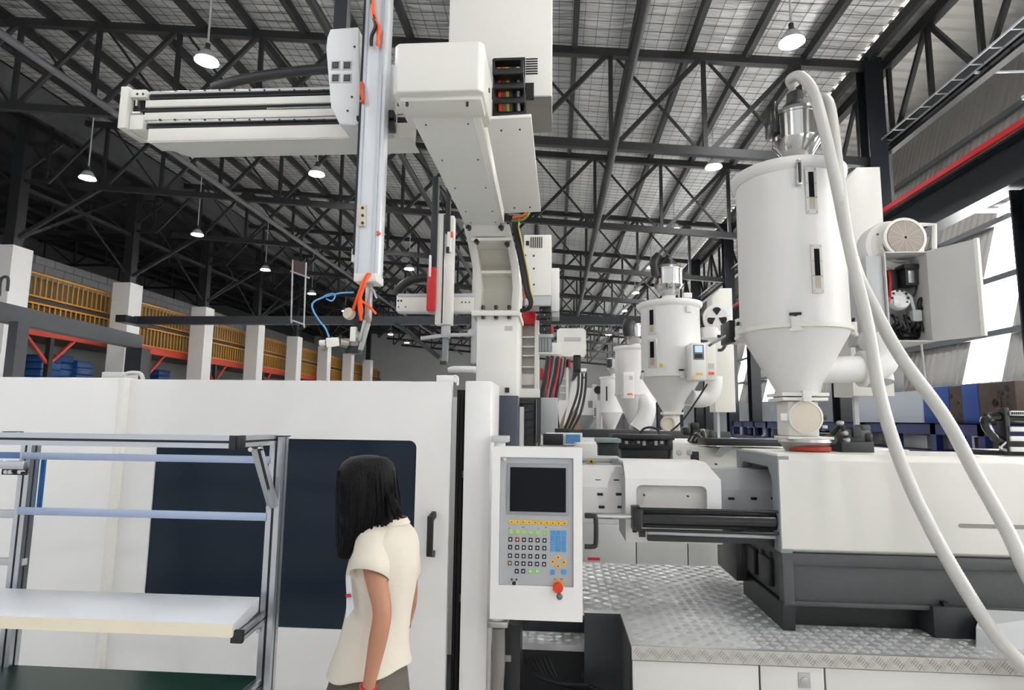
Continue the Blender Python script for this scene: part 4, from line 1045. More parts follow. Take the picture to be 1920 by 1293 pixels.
# lower column
c0, c1, cz0, cz1 = R4(893, 592, 970, 742, YC)
MB().box(c0, YC, ztopM-.35, c1, YC+.34, cz1).build('column', CREAM, rob, bevel=.006)
MB().box(c0+.0, YC+.02, ztopM-.4, c1+.04, YC+.34, ztopM-.1).build('column_foot', CREAM, rob)
f0, f1, fz0, fz1 = R4(884, 582, 975, 592, YC-.02)
MB().box(f0, YC-.03, fz0, f1, YC+.38, fz1).build('joint_flange', WARM, rob, bevel=.004)
for px in (906, 930, 955):
    for py, dz in ((576, .0), (594, -.0)):
        p = W(px, py, YC-.015); MB().cyl((p.x, p.y, p.z-.012), (p.x, p.y, p.z+.012), .011, n=6).cyl((p.x-.012, p.y, p.z), (p.x+.012, p.y, p.z), .005, n=6).build('bolt', BLACK, rob)
p = W(951, 731, YC); MB().box(p.x-.012, YC-.012, p.z-.014, p.x+.012, YC, p.z+.014).build('bolt', BLACK, rob)
a0, a1, b0, b1 = R4(946, 611, 961, 620, YC); MB().box(a0, YC-.0015, b0, a1, YC+.001, b1).build('type_plate', LGREY, rob)
# curved neck: two side cheeks with a recessed web, leaning towards the camera
# outline in (px, py) left and right edges, depth by height
prof = [(583, 888, 972, 3.45), (540, 890, 975, 3.43), (500, 886, 972, 3.38), (460, 878, 965, 3.28), (420, 868, 955, 3.14)]
def cheek(side):
    mb = MB(); rings = []
    for py, xl, xr_, Y in prof:
        pxa, pxb = (xl, xl+14) if side == 0 else (xr_-14, xr_)
        A = W(pxa, py, Y); B = W(pxb, py, Y)
        rings.append([A, B, B+Vector((0, .3, 0)), A+Vector((0, .3, 0))])
    return mb.loft(rings)
cheek(0).build('neck_cheek', CREAM, rob, bevel=.003); cheek(1).build('neck_cheek', CREAM, rob, bevel=.003)
rings = []
for py, xl, xr_, Y in prof:
    A = W(xl+6, py, Y+.11); B = W(xr_-6, py, Y+.11); rings.append([A, B, B+Vector((0, .06, 0)), A+Vector((0, .06, 0))])
MB().loft(rings).build('neck_web', M('neck_inner', 'cbc6bc', .5, var=.02), rob)
for py, Y, h in ((507, 3.40, .012), (445, 3.2, .012)):
    pl = [q for q in prof]
    A = W(890 if py > 480 else 882, py, Y); B = W(966 if py > 480 else 958, py, Y); MB().box(A.x, Y+.02, A.z-h, B.x, Y+.2, A.z+h*.4).build('neck_rib', CREAM, rob)
MB().hexa([W(877, 421, 3.145), W(950, 421, 3.145), W(952, 443, 3.21), W(884, 443, 3.21)], [W(877, 421, 3.17), W(950, 421, 3.17), W(952, 443, 3.23), W(884, 443, 3.23)]).build('neck_head_plate', CREAM, rob)
for px, py, Y in ((879, 427, 3.14), (940, 427, 3.14), (894, 453, 3.24), (951, 458, 3.25)):
    p = W(px, py, Y); MB().cyl(p+Vector((0,-.02,0)), p+Vector((0,.02,0)), .012, n=8).cyl(p+Vector((-.014,-.01,0)), p+Vector((.014,-.01,0)), .009, n=6).build('bolt', BLACK, rob)
# overhanging beam
zBm = W(827, 195, 2.24).z
nl, nr = W(758, 197, 2.24), W(896, 190, 2.24)
dF = 3.14
fl, fr = W(872, 420, dF), W(945, 414, dF)
nl.z = nr.z = zBm; 
hB = .22
fl.z = fr.z = zBm + (fl.z - zBm)*1.0
U = Vector((0, 0, hB))
bm_ = MB().hexa([nl, nr, nr+U, nl+U], [fl, fr, fr+U, fl+U]).build('cross_beam', CREAM, rob, bevel=.004)
BG = M('beam_under_white', 'dddcd8', .5, var=.02)
D_ = Vector((0, 0, -.006))
mb = MB(); q = [nl.lerp(nr, .02), nl.lerp(nr, .9), fl.lerp(fr, .9), fl.lerp(fr, .02)]
mb.hexa([v + Vector((0,0,.001)) for v in q], [v + D_ for v in q]).build('bottom_plate', BG, bm_)
for s_ in (.12, .38, .62, .85, .97):
    for w_ in (.18, .8):
        a, b = nl.lerp(fl, s_), nr.lerp(fr, s_); p = a.lerp(b, w_)+D_; MB().cyl(p, p+Vector((0,0,-.003)), .004, n=8).build('screw', BLACK, bm_)
# end cap
a0, a1, b0, b1 = R4(744, 96, 910, 186, 2.18)
cap = MB().prismZ([(a0+.02, 2.12), (a1-.02, 2.12), (a1, 2.14), (a1, 2.42), (a0, 2.42), (a0, 2.14)], b0, b1).build('end_cap', CREAM, rob, bevel=.006)
MB().box(a0+.02, 2.16, b0-.015, a1-.012, 2.3, b0+.004).build('cap_lip', CREAM, cap, bevel=.004)
for px in (763, 876): p = W(px, 196, 2.17); MB().cyl(p+Vector((0,0,-.006)), p+Vector((0,0,.01)), .006, n=8).build('cap_screw', CHAR, cap)
MB().cyl((a1, 2.3, b0+.1), (a1+.004, 2.3, b0+.1), .01, n=8).build('cap_screw', CHAR, cap)
# cable tray along the beam's right side
tq = [W(911, 224, 2.36), W(996, 219, 2.36), W(1014, 397, 2.98), W(946, 400, 2.98)]
zz = sum(v.z for v in tq)/4
for v in tq: v.z = v.z
MB().hexa(tq, [v+Vector((0, .004, .016)) for v in tq]).build('tray', CREAM, rob, bevel=.002)
for s_ in (.1, .93):
    for w_ in (.3, .72):
        p = tq[0].lerp(tq[3], s_).lerp(tq[1].lerp(tq[2], s_), w_); MB().cyl(p+Vector((0,-.001,-.004)), p+Vector((0,.003,.004)), .004, n=8).build('screw', CHAR, rob)
# drag chain with coloured wires
ch = T('drag_chain', 'black cable drag chain with red and green wires beside the end cap', 'cable chain', W(955, 215, 2.5))
for k in range(4):
    y0_, y1_ = 111+27*k, 134+27*k; Y = 2.42+.04*k
    xa, xb = 923+1.2*k, 981+1.6*k
    for (u0, v0, u1, v1) in ((xa, y0_, xa+5, y1_), (xb-5, y0_, xb, y1_)): MB().pbox(u0, v0, u1, v1+4, Y, .07).build('side_link', BLACK, ch, bevel=.003)
    MB().pbox(xa, y1_-7, xb, y1_+4, Y-.004, .012).build('cross_bar', BLACK, ch, bevel=.003)
    MB().pbox(xa, y0_-1, xb, y0_+2, Y, .05).build('cross_bar', BLACK, ch)
MB().pbox(924, 108, 984, 222, 2.57, .02).build('back_link', BLACK, ch)
for k, (m, px) in enumerate(((ORNG, 935), (RED, 940), (GREENW, 945), (M('yellow_wire', 'b5a33a', .4), 950), (BLACK, 958), (BLACK, 966), (M('brown_wire', '6b4a32', .4), 956), (LGREY, 970))):
    MB().tube([W(px, 112, 2.5), W(px+1.5, 150, 2.51), W(px+2, 190, 2.54), W(px+4, 222, 2.58)], .008, n=8).build('wire', m, ch, smooth=True)
# control cabinet
cb = T('robot_cabinet', 'big cream robot control cabinet hanging above the end cap', 'cabinet', W(940, 180, 2.6))
YQ = 2.62
a0, a1, b0, b1 = R4(843, -160, 1035, 181, YQ)
MB().box(a0, YQ, b0, a1, YQ+.36, b1).build('housing', CREAM, cb, bevel=.004)
MB().box(a1-.17, YQ+.01, b0-.002, a1, YQ+.36, b0+.005).build('base_plate', M('cabinet_base', '77756f', .5), cb)
for k in range(7):
    p0_ = W(986, 111+4.6*k, YQ); MB().box(p0_.x, YQ-.002, p0_.z-.0032, p0_.x+.055, YQ+.004, p0_.z+.0032).build('vent_slot', BLACK, cb)
MB().pbox(984, 155, 1001, 184, YQ-.004, .02).build('cable_notch', BLACK, cb); MB().pbox(910, 165, 924, 182, YQ-.004, .02).build('cable_notch', BLACK, cb)
# linear axis carrying the vertical arm
YX = 2.55
ax = T('traverse_axis', 'long cream linear axis with steel rails reaching out to the left', 'linear axis', W(480, 260, YX))
def strip(py0, py1, Y, dy, nm, m, pxa=272, pxb=770, par=None, bev=.002):
    za, zb = Z_(450, py0, Y), Z_(450, py1, Y); return MB().box(X_(pxa, 200, Y), Y, zb, X_(pxb, 200, Y), Y+dy, za).build(nm, m, par or ax, bevel=bev)
strip(169, 240, YX+.02, .12, 'profile', CREAM)
strip(166, 172, YX-.01, .06, 'steel_rail', STEELB, 278); strip(173, 181, YX+.005, .02, 'rail_groove', BLACK, 278)
strip(183, 196, YX, .03, 'face_band', CREAM); strip(197, 205, YX+.012, .01, 'rack_groove', BLACK, 266)
strip(207, 221, YX, .03, 'face_band', CREAM); strip(222, 227, YX-.01, .06, 'steel_rail', STEELB, 278); strip(228, 237, YX+.005, .02, 'rail_groove', BLACK, 278)
g = MB(); x = X_(500, 204, YX); zt_ = Z_(450, 203, YX)
for k in range(80): g.box(x+.0062*k, YX+.002, zt_-.006, x+.0062*k+.0035, YX+.014, zt_)
g.build('gear_rack', STEELB, ax, fix=False, kind='stuff')
for k in range(18):
    for py in (169, 224.5):
        p = W(300+28*k, py, YX-.01); MB().cyl((p.x, YX-.013, p.z), (p.x, YX-.009, p.z), .0045, n=8).build('rail_bolt', BLACK, ax)
# lower cover with sloped left end
zc_t, zc_b = Z_(450, 238, YX), Z_(450, 262, YX)
MB().box(X_(279, 250, YX), YX-.005, zc_b, X_(770, 250, YX), YX+.1, zc_t).build('lower_cover', CREAM, ax, bevel=.002)
Yb_ = YX+.17
MB().hexa([(X_(279, 250, YX), YX, zc_b), (X_(770, 250, YX), YX, zc_b), (X_(770, 286, YX), Yb_, zc_b+.002), (X_(279, 286, YX)+.1, Yb_, zc_b+.002)],
          [(X_(279, 250, YX), YX, zc_b-.004), (X_(770, 250, YX), YX, zc_b-.004), (X_(770, 286, YX), Yb_, zc_b-.003), (X_(279, 286, YX)+.1, Yb_, zc_b-.003)]).build('under_cover', BG, ax)
# end plate with motor block
e0, e1, ez0, ez1 = R4(229, 166, 244, 243, YX)
MB().box(e0, YX-.02, ez0, e1, YX+.14, ez1).build('end_plate', WARM, ax, bevel=.003)
e0, e1, ez0, ez1 = R4(243, 170, 276, 184, YX); MB().box(e0, YX-.01, ez0, e1, YX+.1, ez1).build('end_block', CREAM, ax, bevel=.002)
for px in (257, 268): p = W(px, 176, YX-.012); MB().cyl(p, p+Vector((0,.006,0)), .006, n=8).build('rail_bolt', BLACK, ax)
e0, e1, ez0, ez1 = R4(245, 185, 270, 216, YX+.02); MB().box(e0, YX+.02, ez0, e1, YX+.1, ez1).build('tension_unit', BLACK, ax, bevel=.004)
p = W(257, 194, YX); MB().cyl((p.x, YX, p.z-.016), (p.x, YX, p.z+.016), .008, n=10).build('tension_screw', STEEL, ax); p = W(258, 213, YX); MB().cyl((p.x-.02, YX, p.z), (p.x+.02, YX, p.z), .01, n=10).build('tension_roller', STEELB, ax)
e0, e1, ez0, ez1 = R4(244, 216, 270, 243, YX); MB().box(e0, YX-.005, ez0, e1, YX+.1, ez1).build('end_block', CREAM, ax, bevel=.002)
# black drag chain arching above the axis
MB().tube([W(398, 166, 2.6), W(415, 160, 2.6), W(450, 150, 2.6), W(520, 138, 2.6), W(585, 131, 2.6), W(625, 128, 2.6)], .018, n=10, ry=.026).build('arched_chain', BLKPART, ax, smooth=True)
# carriage with four square windows
ca = T('arm_carriage', 'white angular carriage box with four square windows on the linear axis', 'carriage', W(645, 235, 2.42))
YK2 = 2.4
o = [(619, 54), (672, 50), (676, 190), (676, 228), (668, 235), (636, 232), (620, 200), (611, 92), (613, 70)]
po = [(W(x_, y_, YK2).x, W(x_, y_, YK2).z) for x_, y_ in o]
MB().prism(po, YK2, YK2+.16).build('shell', M('carriage_white', 'e3e4e6', .35, var=.01), ca, bevel=.006)
for px in (629.5, 651):
    for py in (123, 147):
        a0, a1, b0, b1 = R4(px-8.5, py-8.5, px+8.5, py+8.5, YK2)
        f = MB().box(a0, YK2-.003, b0, a1, YK2, b1).build('window_frame', LGREY, ca, bevel=.001)
        MB().box(a0+.006, YK2-.004, b0+.006, a1-.006, YK2-.001, b1-.006).build('window_glass', BLACK, f); MB().box(a0+.01, YK2-.0044, b0+.01, a1-.01, YK2-.0035, b1-.01).build('window_insert', DGREY, f)
for px, py in ((665, 88), (660, 182), (652, 208)): p = W(px, py, YK2); MB().cyl((p.x, YK2-.003, p.z), (p.x, YK2, p.z), .005, n=10).build('screw', CHAR, ca)
p = W(670, 222, YK2-.01); MB().cyl(p, p+Vector((.05,.0,.0)), .012, n=10).build('cable_gland', BLACK, ca)
# top dark post above the carriage
MB().pbox(628, -80, 652, 60, 2.5, .05).build('chain_post', NAVY, ca)
# vertical arm
YV = 2.33
va = T('vertical_arm', 'tall aluminium vertical robot arm hanging with orange tubes', 'robot arm', W(685, 530, YV))
vx0, vx1 = X_(676, 260, YV), X_(719, 260, YV)
vz0, vz1 = Z_(690, 520, YV), Z_(690, -140, YV)
MB().box(vx0, YV, vz0, vx1-.02, YV+.06, vz1).build('profile', M('arm_aluminium', 'd6d9de', .32, .3, var=.02), va, bevel=.003)
MB().box(vx0, YV-.006, vz0, vx0+.012, YV+.01, vz1).build('profile_lip', ALU, va); MB().box(vx1-.028, YV-.006, vz0, vx1-.016, YV+.01, vz1).build('profile_lip', ALU, va)
MB().box(vx1-.018, YV+.0, vz0-.004, vx1, YV+.07, vz1).build('guide_rail', M('arm_aluminium', 'd6d9de', .32), va, bevel=.003)
MB().box(vx0-.016, YV+.01, vz0+.1, vx0, YV+.05, vz1).build('toothed_belt', BLACK, va)
a0, a1, b0, b1 = R4(671, 383, 685, 424, YV-.012); br = MB().box(a0, YV-.016, b0, a1, YV, b1).build('bracket', M('beige_bracket', 'cabfae', .5), va, bevel=.002)
for py in (390, 404, 418): p = W(680, py, YV-.016); MB().cyl(p, p+Vector((0,-.004,0)), .006, n=8).build('bracket_screw', CHAR, br)
a0, a1, b0, b1 = R4(663, 512, 706, 527, YV-.02); MB().box(a0, YV-.02, b0, a1, YV+.08, b1).build('foot_flange', CREAM, va, bevel=.003)
MB().pbox(659, 466, 667, 490, YV+.02, .03).build('side_block', CREAM, va)
# carriage clamp at the right of the arm
MB().pbox(720, 120, 736, 250, YV+.1, .05).build('slide_plate', LGREY, va, bevel=.003)
for py in (205, 225): MB().pbox(716, py, 738, py+16, YV+.06, .05).build('slide_clamp', BLACK, va, bevel=.006)
MB().hexa([W(728, 110, YV+.15), W(745, 150, YV+.15), W(745, 250, YV+.15), W(728, 250, YV+.15)], [W(728, 110, YV+.2), W(745, 150, YV+.2), W(745, 250, YV+.2), W(728, 250, YV+.2)]).build('slide_cheek', CREAM, va)
# orange tubes at the top, in the middle and at the gripper
def tb(pts, r, m, nm, par): MB().tube([W(*q) for q in pts], r, n=8).build(nm, m, par, smooth=True)
tb([(698, -10, YV-.02), (700, 20, YV-.03), (706, 45, YV-.03), (709, 70, YV-.03), (708, 86, YV-.02)], .007, ORNG, 'orange_tube', va)
tb([(697, -10, YV-.02), (699, 30, YV-.035), (711, 50, YV-.04), (707, 84, YV-.02)], .006, ORNG, 'orange_tube', va)
tb([(696, -10, YV-.02), (699, 25, YV-.03), (704, 48, YV-.04), (697, 68, YV-.03), (696, 86, YV-.02)], .008, BLACK, 'black_tube', va)
tb([(679, 155, YV-.01), (677, 170, YV-.03), (681, 188, YV-.02), (677, 190, YV)], .007, ORNG, 'orange_tube', va)
tb([(708, 440, YV), (712, 438, YV-.02), (708, 434, YV-.01)], .005, ORNG, 'orange_tube', va)
for pts, r in (([(692, 514, YV-.03), (684, 522, YV-.05), (676, 545, YV-.05), (668, 565, YV-.03), (658, 590, YV-.01)], .006), ([(694, 514, YV-.03), (686, 525, YV-.06), (678, 550, YV-.06), (673, 570, YV-.05), (677, 600, YV-.02)], .006),
               ([(690, 513, YV-.03), (680, 530, YV-.06), (671, 555, YV-.05), (662, 580, YV-.03), (656, 586, YV-.02)], .006), ([(692, 516, YV-.03), (682, 535, YV-.05), (676, 560, YV-.04), (690, 572, YV-.02), (705, 588, YV)], .0055),
               ([(688, 516, YV-.04), (678, 535, YV-.06), (675, 560, YV-.05), (678, 580, YV-.03), (676, 592, YV-.02)], .007)):
    tb(pts, r, ORNG, 'orange_tube', va)
tb([(695, 540, YV), (701, 545, YV-.01), (704, 555, YV-.01), (706, 558, YV)], .004, LGREY, 'white_tube', va)
# gripper
gp = T('gripper_head', 'metal gripper with small pneumatic cylinder below the vertical arm', 'gripper', W(670, 655, YV))
GM = M('gripper_metal', '8e887f', .4, .5, var=.15)
MB().pbox(684, 527, 695, 600, YV+.01, .03).build('drop_rod', STEELB, gp, bevel=.003)
MB().hexa([W(680, 600, YV), W(692, 590, YV), W(696, 600, YV), W(684, 650, YV)], [W(680, 600, YV+.03), W(692, 590, YV+.03), W(696, 600, YV+.03), W(684, 650, YV+.03)]).build('jaw_arm', GM, gp, bevel=.003)
MB().pbox(656, 612, 667, 640, YV-.01, .05).build('mount_plate', CREAM, gp, bevel=.002)
MB().pbox(640, 634, 672, 650, YV, .06).build('wrist_block', GM, gp, bevel=.004); MB().pbox(650, 646, 672, 662, YV, .05).build('rotary_base', BLKPART, gp, bevel=.004)
p = W(658, 590, YV-.01); MB().disc_lathe(p, (-.3,-1,.2), [(.022,0),(.024,.01),(.022,.024),(.008,.026)], 20).build('knuckle', M('knuckle_cream', 'c2b6a4', .4), gp, smooth=True)
MB().hexa([W(664, 580, YV), W(672, 582, YV), W(672, 604, YV), W(661, 602, YV)], [W(664, 580, YV+.04), W(672, 582, YV+.04), W(672, 604, YV+.04), W(661, 602, YV+.04)]).build('hinge_block', CHAR, gp)
MB().pbox(664, 600, 676, 620, YV+.01, .04).build('hinge_link', BLACK, gp)
MB().bar(W(690, 606, YV-.01), W(676, 656, YV-.01), .012, .02).build('jaw_finger', STEELB, gp, bevel=.002); MB().bar(W(684, 600, YV-.02), W(674, 640, YV-.02), .01).build('jaw_finger', STEELB, gp, bevel=.002)
cy = MB().hexa([W(611, 633, YV-.05), W(635, 632, YV-.05), W(637, 648, YV-.05), W(612, 652, YV-.05)], [W(611, 633, YV), W(635, 632, YV), W(637, 648, YV), W(612, 652, YV)]).build('air_cylinder', CREAM, gp, bevel=.004)
MB().tube([W(611, 642, YV-.03), W(600, 643, YV-.03)], .012, n=10, sub=1).build('cylinder_nut', WARM, cy); MB().tube([W(604, 652, YV), W(612, 650, YV)], .014, n=10, sub=1).build('cylinder_nut', GM, cy)
MB().tube([W(637, 642, YV-.02), W(652, 644, YV)], .016, n=10, sub=1).build('cylinder_rod', GM, cy)
tb([(617, 632, YV-.03), (610, 615, YV-.04), (598, 600, YV-.04), (586, 578, YV-.04), (588, 566, YV-.04), (604, 558, YV-.04), (622, 553, YV-.04), (640, 549, YV-.03), (663, 548, YV)], .0035, LBLUE, 'blue_hose', gp)
tb([(604, 558, YV-.04), (612, 553, YV-.05), (624, 550, YV-.05), (628, 556, YV-.05), (622, 564, YV-.05), (612, 560, YV-.04)], .003, LBLUE, 'blue_hose', gp)
# bundle of cables on the neck
cbn = T('cable_bundle', 'bundle of black and green cables bowing out beside the robot neck', 'cables', W(985, 580, 3.3))
for k, m in enumerate((RUBBER, RUBBER, GREENW, RUBBER, M('yellow_wire', 'b5a33a', .4))):
    d = k*2.2
    tb([(965+d, 404, 3.1), (963+d, 425, 3.12), (968+d, 450, 3.18), (973+d, 475, 3.22), (980+d, 510, 3.26), (986+d, 545, 3.28), (994+d*.6, 566, 3.3), (989+d*.4, 579, 3.32), (977, 583-d*.3, 3.36)], .009 if m is RUBBER else .006, m, 'cable', cbn)
tb([(962, 408, 3.06), (975, 406, 3.04), (985, 402, 3.04), (990, 396, 3.06)], .008, ORNG, 'cable', cbn); tb([(960, 414, 3.06), (978, 412, 3.03), (988, 405, 3.03), (993, 396, 3.05)], .007, GREENW, 'cable', cbn)
tb([(984, 530, 3.28), (983, 545, 3.29), (985, 560, 3.3)], .011, M('copper_hose', 'a56a52', .45), 'cable', cbn)
# charcoal box at the column foot and dark motor beside
a0, a1, b0, b1 = R4(924, 741, 971, 830, 3.3)
t = T('charcoal_box', 'charcoal motor box at the foot of the robot column above the panel', 'motor box', ((a0+a1)/2, 3.4, 1.0))
MB().box(a0, 3.3, b0-.6, a1, 3.5, b1).build('shell', M('charcoal_blue', '3c434d', .45), t, bevel=.005)
a0, a1, b0, b1 = R4(972, 746, 1006, 830, 3.5); MB().box(a0, 3.5, b0-.5, a1, 3.8, b1).build('motor_body', BLKPART, t, bevel=.01)
for k in range(5): MB().pbox(974, 752+15*k, 1001, 756+15*k, 3.49, .02).build('cooling_rib', CHAR, t)
MB().pbox(1006, 745, 1014, 830, 3.45, .05).build('side_strut', CHAR, t)
# ------------------------------------------------------------------ aluminium rack in front, left
def extr(p0, p1, w, slot=True):
    """square aluminium profile with a groove on every side, between two points along one axis"""
    p0, p1 = Vector(p0), Vector(p1); d = (p1-p0).normalized(); u = Vector((0,0,1)) if abs(d.z) < .9 else Vector((0,1,0))
    r = d.cross(u).normalized(); u = r.cross(d).normalized(); h = w/2; g = w*.1; k = w*.16
    sec = [(-h,-h),(-g,-h),(-g,-h+k),(g,-h+k),(g,-h),(h,-h),(h,-g),(h-k,-g),(h-k,g),(h,g),(h,h),(g,h),(g,h-k),(-g,h-k),(-g,h),(-h,h),(-h,g),(-h+k,g),(-h+k,-g),(-h,-g)]
    return MB().loft([[p0+r*a+u*b for a, b in sec], [p1+r*a+u*b for a, b in sec]])
def slotfill(p0, p1, w):
    p0, p1 = Vector(p0), Vector(p1); d = (p1-p0).normalized(); u = Vector((0,0,1)) if abs(d.z) < .9 else Vector((0,1,0))
    r = d.cross(u).normalized(); u = r.cross(d).normalized(); h = w/2-w*.1; m = MB()
    for s_, t_ in ((r, u), (-1*r, u)): m.bar(p0+s_*h, p1+s_*h, w*.2 if abs(s_.z) > .5 else w*.06, w*.2)
    for s_ in (u, -1*u): m.bar(p0+s_*h, p1+s_*h, w*.2, w*.06)
    return m
rk = T('aluminium_rack', 'aluminium profile rack with tilted white board at the front left', 'rack', (X_(270, 1100, 2.2), 2.2, 0))
YR0, YR1 = 2.0, 2.27
def prof_(p0, p1, w=.04, nm='profile', m=ALU):
    o = extr(p0, p1, w).build(nm, m, rk); slotfill(p0, p1, w).build('slot', BLACK, o); return o
xp = X_(514, 1000, YR1); zt = Z_(500, 818, YR1); xq = X_(41, 1000, YR1)
prof_((xp, YR1, 0), (xp, YR1, zt), .05, 'post'); prof_((xq, YR1, 0), (xq, YR1, zt), .045, 'post')
zf = Z_(300, 826, YR0)
x_l, x_r = -3.2, X_(448, 828, YR0)
prof_((-2.2, YR0, zf), (x_r, YR0, zf), .042, 'front_beam')
MB().box(x_r-.002, YR0-.022, zf-.022, x_r+.014, YR0+.022, zf+.022).build('end_cap', BLACK, rk, bevel=.003)
MB().box(x_r-.022, YR0-.024, zf-.024, x_r+.002, YR0-.02, zf+.022).build('end_cap', BLACK, rk)
prof_((x_r-.02, YR0+.022, zf), (xp-.02, YR1-.02, zf+.0), .038, 'arm')
MB().box(xp-.03, YR1-.03, zt, xp+.03, YR1+.03, zt+.004).build('post_cap', CHAR, rk)
for py, h, pxa in ((857, .027, 57), (961, .029, 48)):
    z = Z_(280, py, YR1); MB().box(X_(pxa, py, YR1)-.01, YR1-.03, z-h/2, xp-.02, YR1-.022, z+h/2).build('cross_rail', ALUB, rk, bevel=.002)
MB().bar(W(481, 838, YR0+.12), W(512, 948, YR1-.03), .03, .03).build('corner_brace', ALU, rk, bevel=.002)
MB().bar(W(485, 842, YR0+.1), W(510, 942, YR1-.05), .008, .006).build('brace_slot', BLACK, rk)
for px, py, Y in ((472, 842, 2.1), (490, 841, 2.12), (505, 951, YR1-.04)): p = W(px, py, Y); MB().cyl(p+Vector((0,-.012,0)), p, .008, n=10).build('brace_bolt', STEEL, rk)
# the board
zb_f = Z_(220, 1165, YR0-.02)
B0, B1 = W(437, 1176, YR0-.02), W(487, 1112, YR1-.06)
xl_ = -2.3
zf1, zf0 = W(430, 1170, YR0-.02).z, W(430, 1194, YR0-.02).z
zbk = Z_(300, 1112, YR1-.06)
MB().hexa([(xl_, YR0-.02, zf0), (B0.x, YR0-.02, zf0), (B0.x, YR0-.02, zf1), (xl_, YR0-.02, zf1)], [(xl_, YR1-.06, zbk-.05), (B1.x, YR1-.06, zbk-.05), (B1.x, YR1-.06, zbk), (xl_, YR1-.06, zbk)]).build('tilted_board', M('board_laminate', 'dfe3ea', .3, var=.01), rk, bevel=.002)
MB().box(xl_, YR0-.024, zf0, B0.x, YR0-.02, zf1).build('board_edge', M('board_edge_cream', 'e6dcc6', .5), rk)
p = W(446, 1192, YR0); prof_((p.x, YR0, p.z), (xp-.02, YR1-.02, Z_(500, 1153, YR1)), .034, 'bracket_arm')
MB().box(p.x-.02, YR0-.012, p.z-.02, p.x+.02, YR0+.006, p.z+.02).build('end_cap', BLACK, rk, bevel=.003)
MB().cyl((xp-.02, YR1-.04, Z_(497, 1176, YR1)), (xp-.02, YR1-.02, Z_(497, 1176, YR1)), .008, n=10).build('brace_bolt', STEEL, rk)
# lower green shelf
zg = Z_(250, 1256, YR1)
MB().box(xl_, YR0-.05, zg-.03, xp-.03, YR1, zg).build('lower_shelf', M('dark_green_mat', '14382c', .35, var=.05), rk)
prof_((xp-.02, YR0-.1, zg-.02), (xp-.02, YR1-.02, zg-.02), .034, 'bracket_arm')
# second bay at the far left
for py, Y, h in ((871, YR1-.1, .03), (963, YR1, .03), (1052, YR1, .026)):
    z = Z_(20, py, Y); MB().box(-2.6, Y-.01, z-h/2, X_(48, py, Y), Y+.01, z+h/2).build('side_rail', ALU if py < 900 else LGREY, rk, bevel=.002)
z = Z_(20, 853, YR1); MB().box(-2.6, YR1-.01, z-.012, xq-.02, YR1+.01, z+.012).build('side_rail', M('blue_side_rail', '5a7dae', .4), rk)
MB().box(xq+.03, YR1+.02, Z_(62, 953, YR1), xq+.045, YR1+.03, Z_(65, 862, YR1)).build('blue_strip', M('blue_strip', '1d5c94', .4), rk)
for px in (14, 22, 40): p = W(px, 884, YR1-.06); MB().cyl(p+Vector((0,-.01,0)), p+Vector((0,.01,0)), .008, n=8).build('brace_bolt', STEEL, rk)
MB().pbox(3, 876, 48, 890, YR1-.05, .01).build('corner_plate', CHAR, rk)
z = Z_(20, 810, YR0+.1); MB().box(X_(4, 810, 2.1), 2.1, z-.003, X_(31, 810, 2.1), 2.13, z+.003).build('post_cap', CHAR, rk)

# ------------------------------------------------------------------ person
YPn = 2.15
ps = T('person', 'person in cream T-shirt with straight black hair looking at the machine window', 'person', (W(695, 1260, YPn).x, YPn, 0))
SKIN = M('skin', 'a8755c', .5, var=.05, scale=12)
SHIRT = M('cream_cotton', 'd4ccbe', .85, var=.02, bump=.5, bscale=7)
TROUS = M('taupe_trousers', '5d564e', .8, var=.05, bump=.1, bscale=40)
HAIR = M('black_hair', '050507', .42, var=.3, aniso=(60, 60, 3), scale=3, bump=.5, bscale=4, spec=.14)
# body: one skinned figure
J = {}
def j(n, px, py, Y): J[n] = W(px, py, Y)
j('pelvis', 692, 1275, YPn); j('waist', 702, 1190, YPn); j('chest', 716, 1070, YPn); j('upper', 724, 1000, YPn); j('neck', 730, 968, YPn-.005); j('head0', 716, 945, YPn-.01); j('head1', 702, 915, YPn-.01); j('head2', 692, 882, YPn-.01)
j('shL', 692, 1022, YPn-.1); j('elL', 719, 1148, YPn-.19); j('wrL', 692, 1283, YPn-.2); j('haL', 682, 1325, YPn-.19)
j('shR', 762, 1015, YPn+.1); j('elR', 768, 1125, YPn+.17); j('wrR', 738, 1230, YPn+.26); j('haR', 715, 1275, YPn+.3)
pz = J['pelvis']
hL = pz + Vector((-.045, -.05, -.06)); hR = pz + Vector((.045, .05, -.06))
fdir = Vector((-.75, .66, 0)).normalized()
kL = Vector((hL.x-.02, hL.y, .46)); kR = Vector((hR.x-.02, hR.y, .46)); aL = Vector((hL.x, hL.y, .09)); aR = Vector((hR.x, hR.y, .09))
V, E, RAD = [], [], []
def nv(p, r, par=None):
    V.append(Vector(p)); RAD.append(r)
    if par is not None: E.append((par, len(V)-1))
    return len(V)-1
i0 = nv(J['pelvis'], .085); i1 = nv(J['waist'], .078, i0); i2 = nv(J['chest'], .095, i1); i3 = nv(J['upper'], .075, i2); i4 = nv(J['neck'], .044, i3); i5 = nv(J['head0'], .06, i4); i6 = nv(J['head1'], .085, i5); i7 = nv(J['head2'], .07, i6)
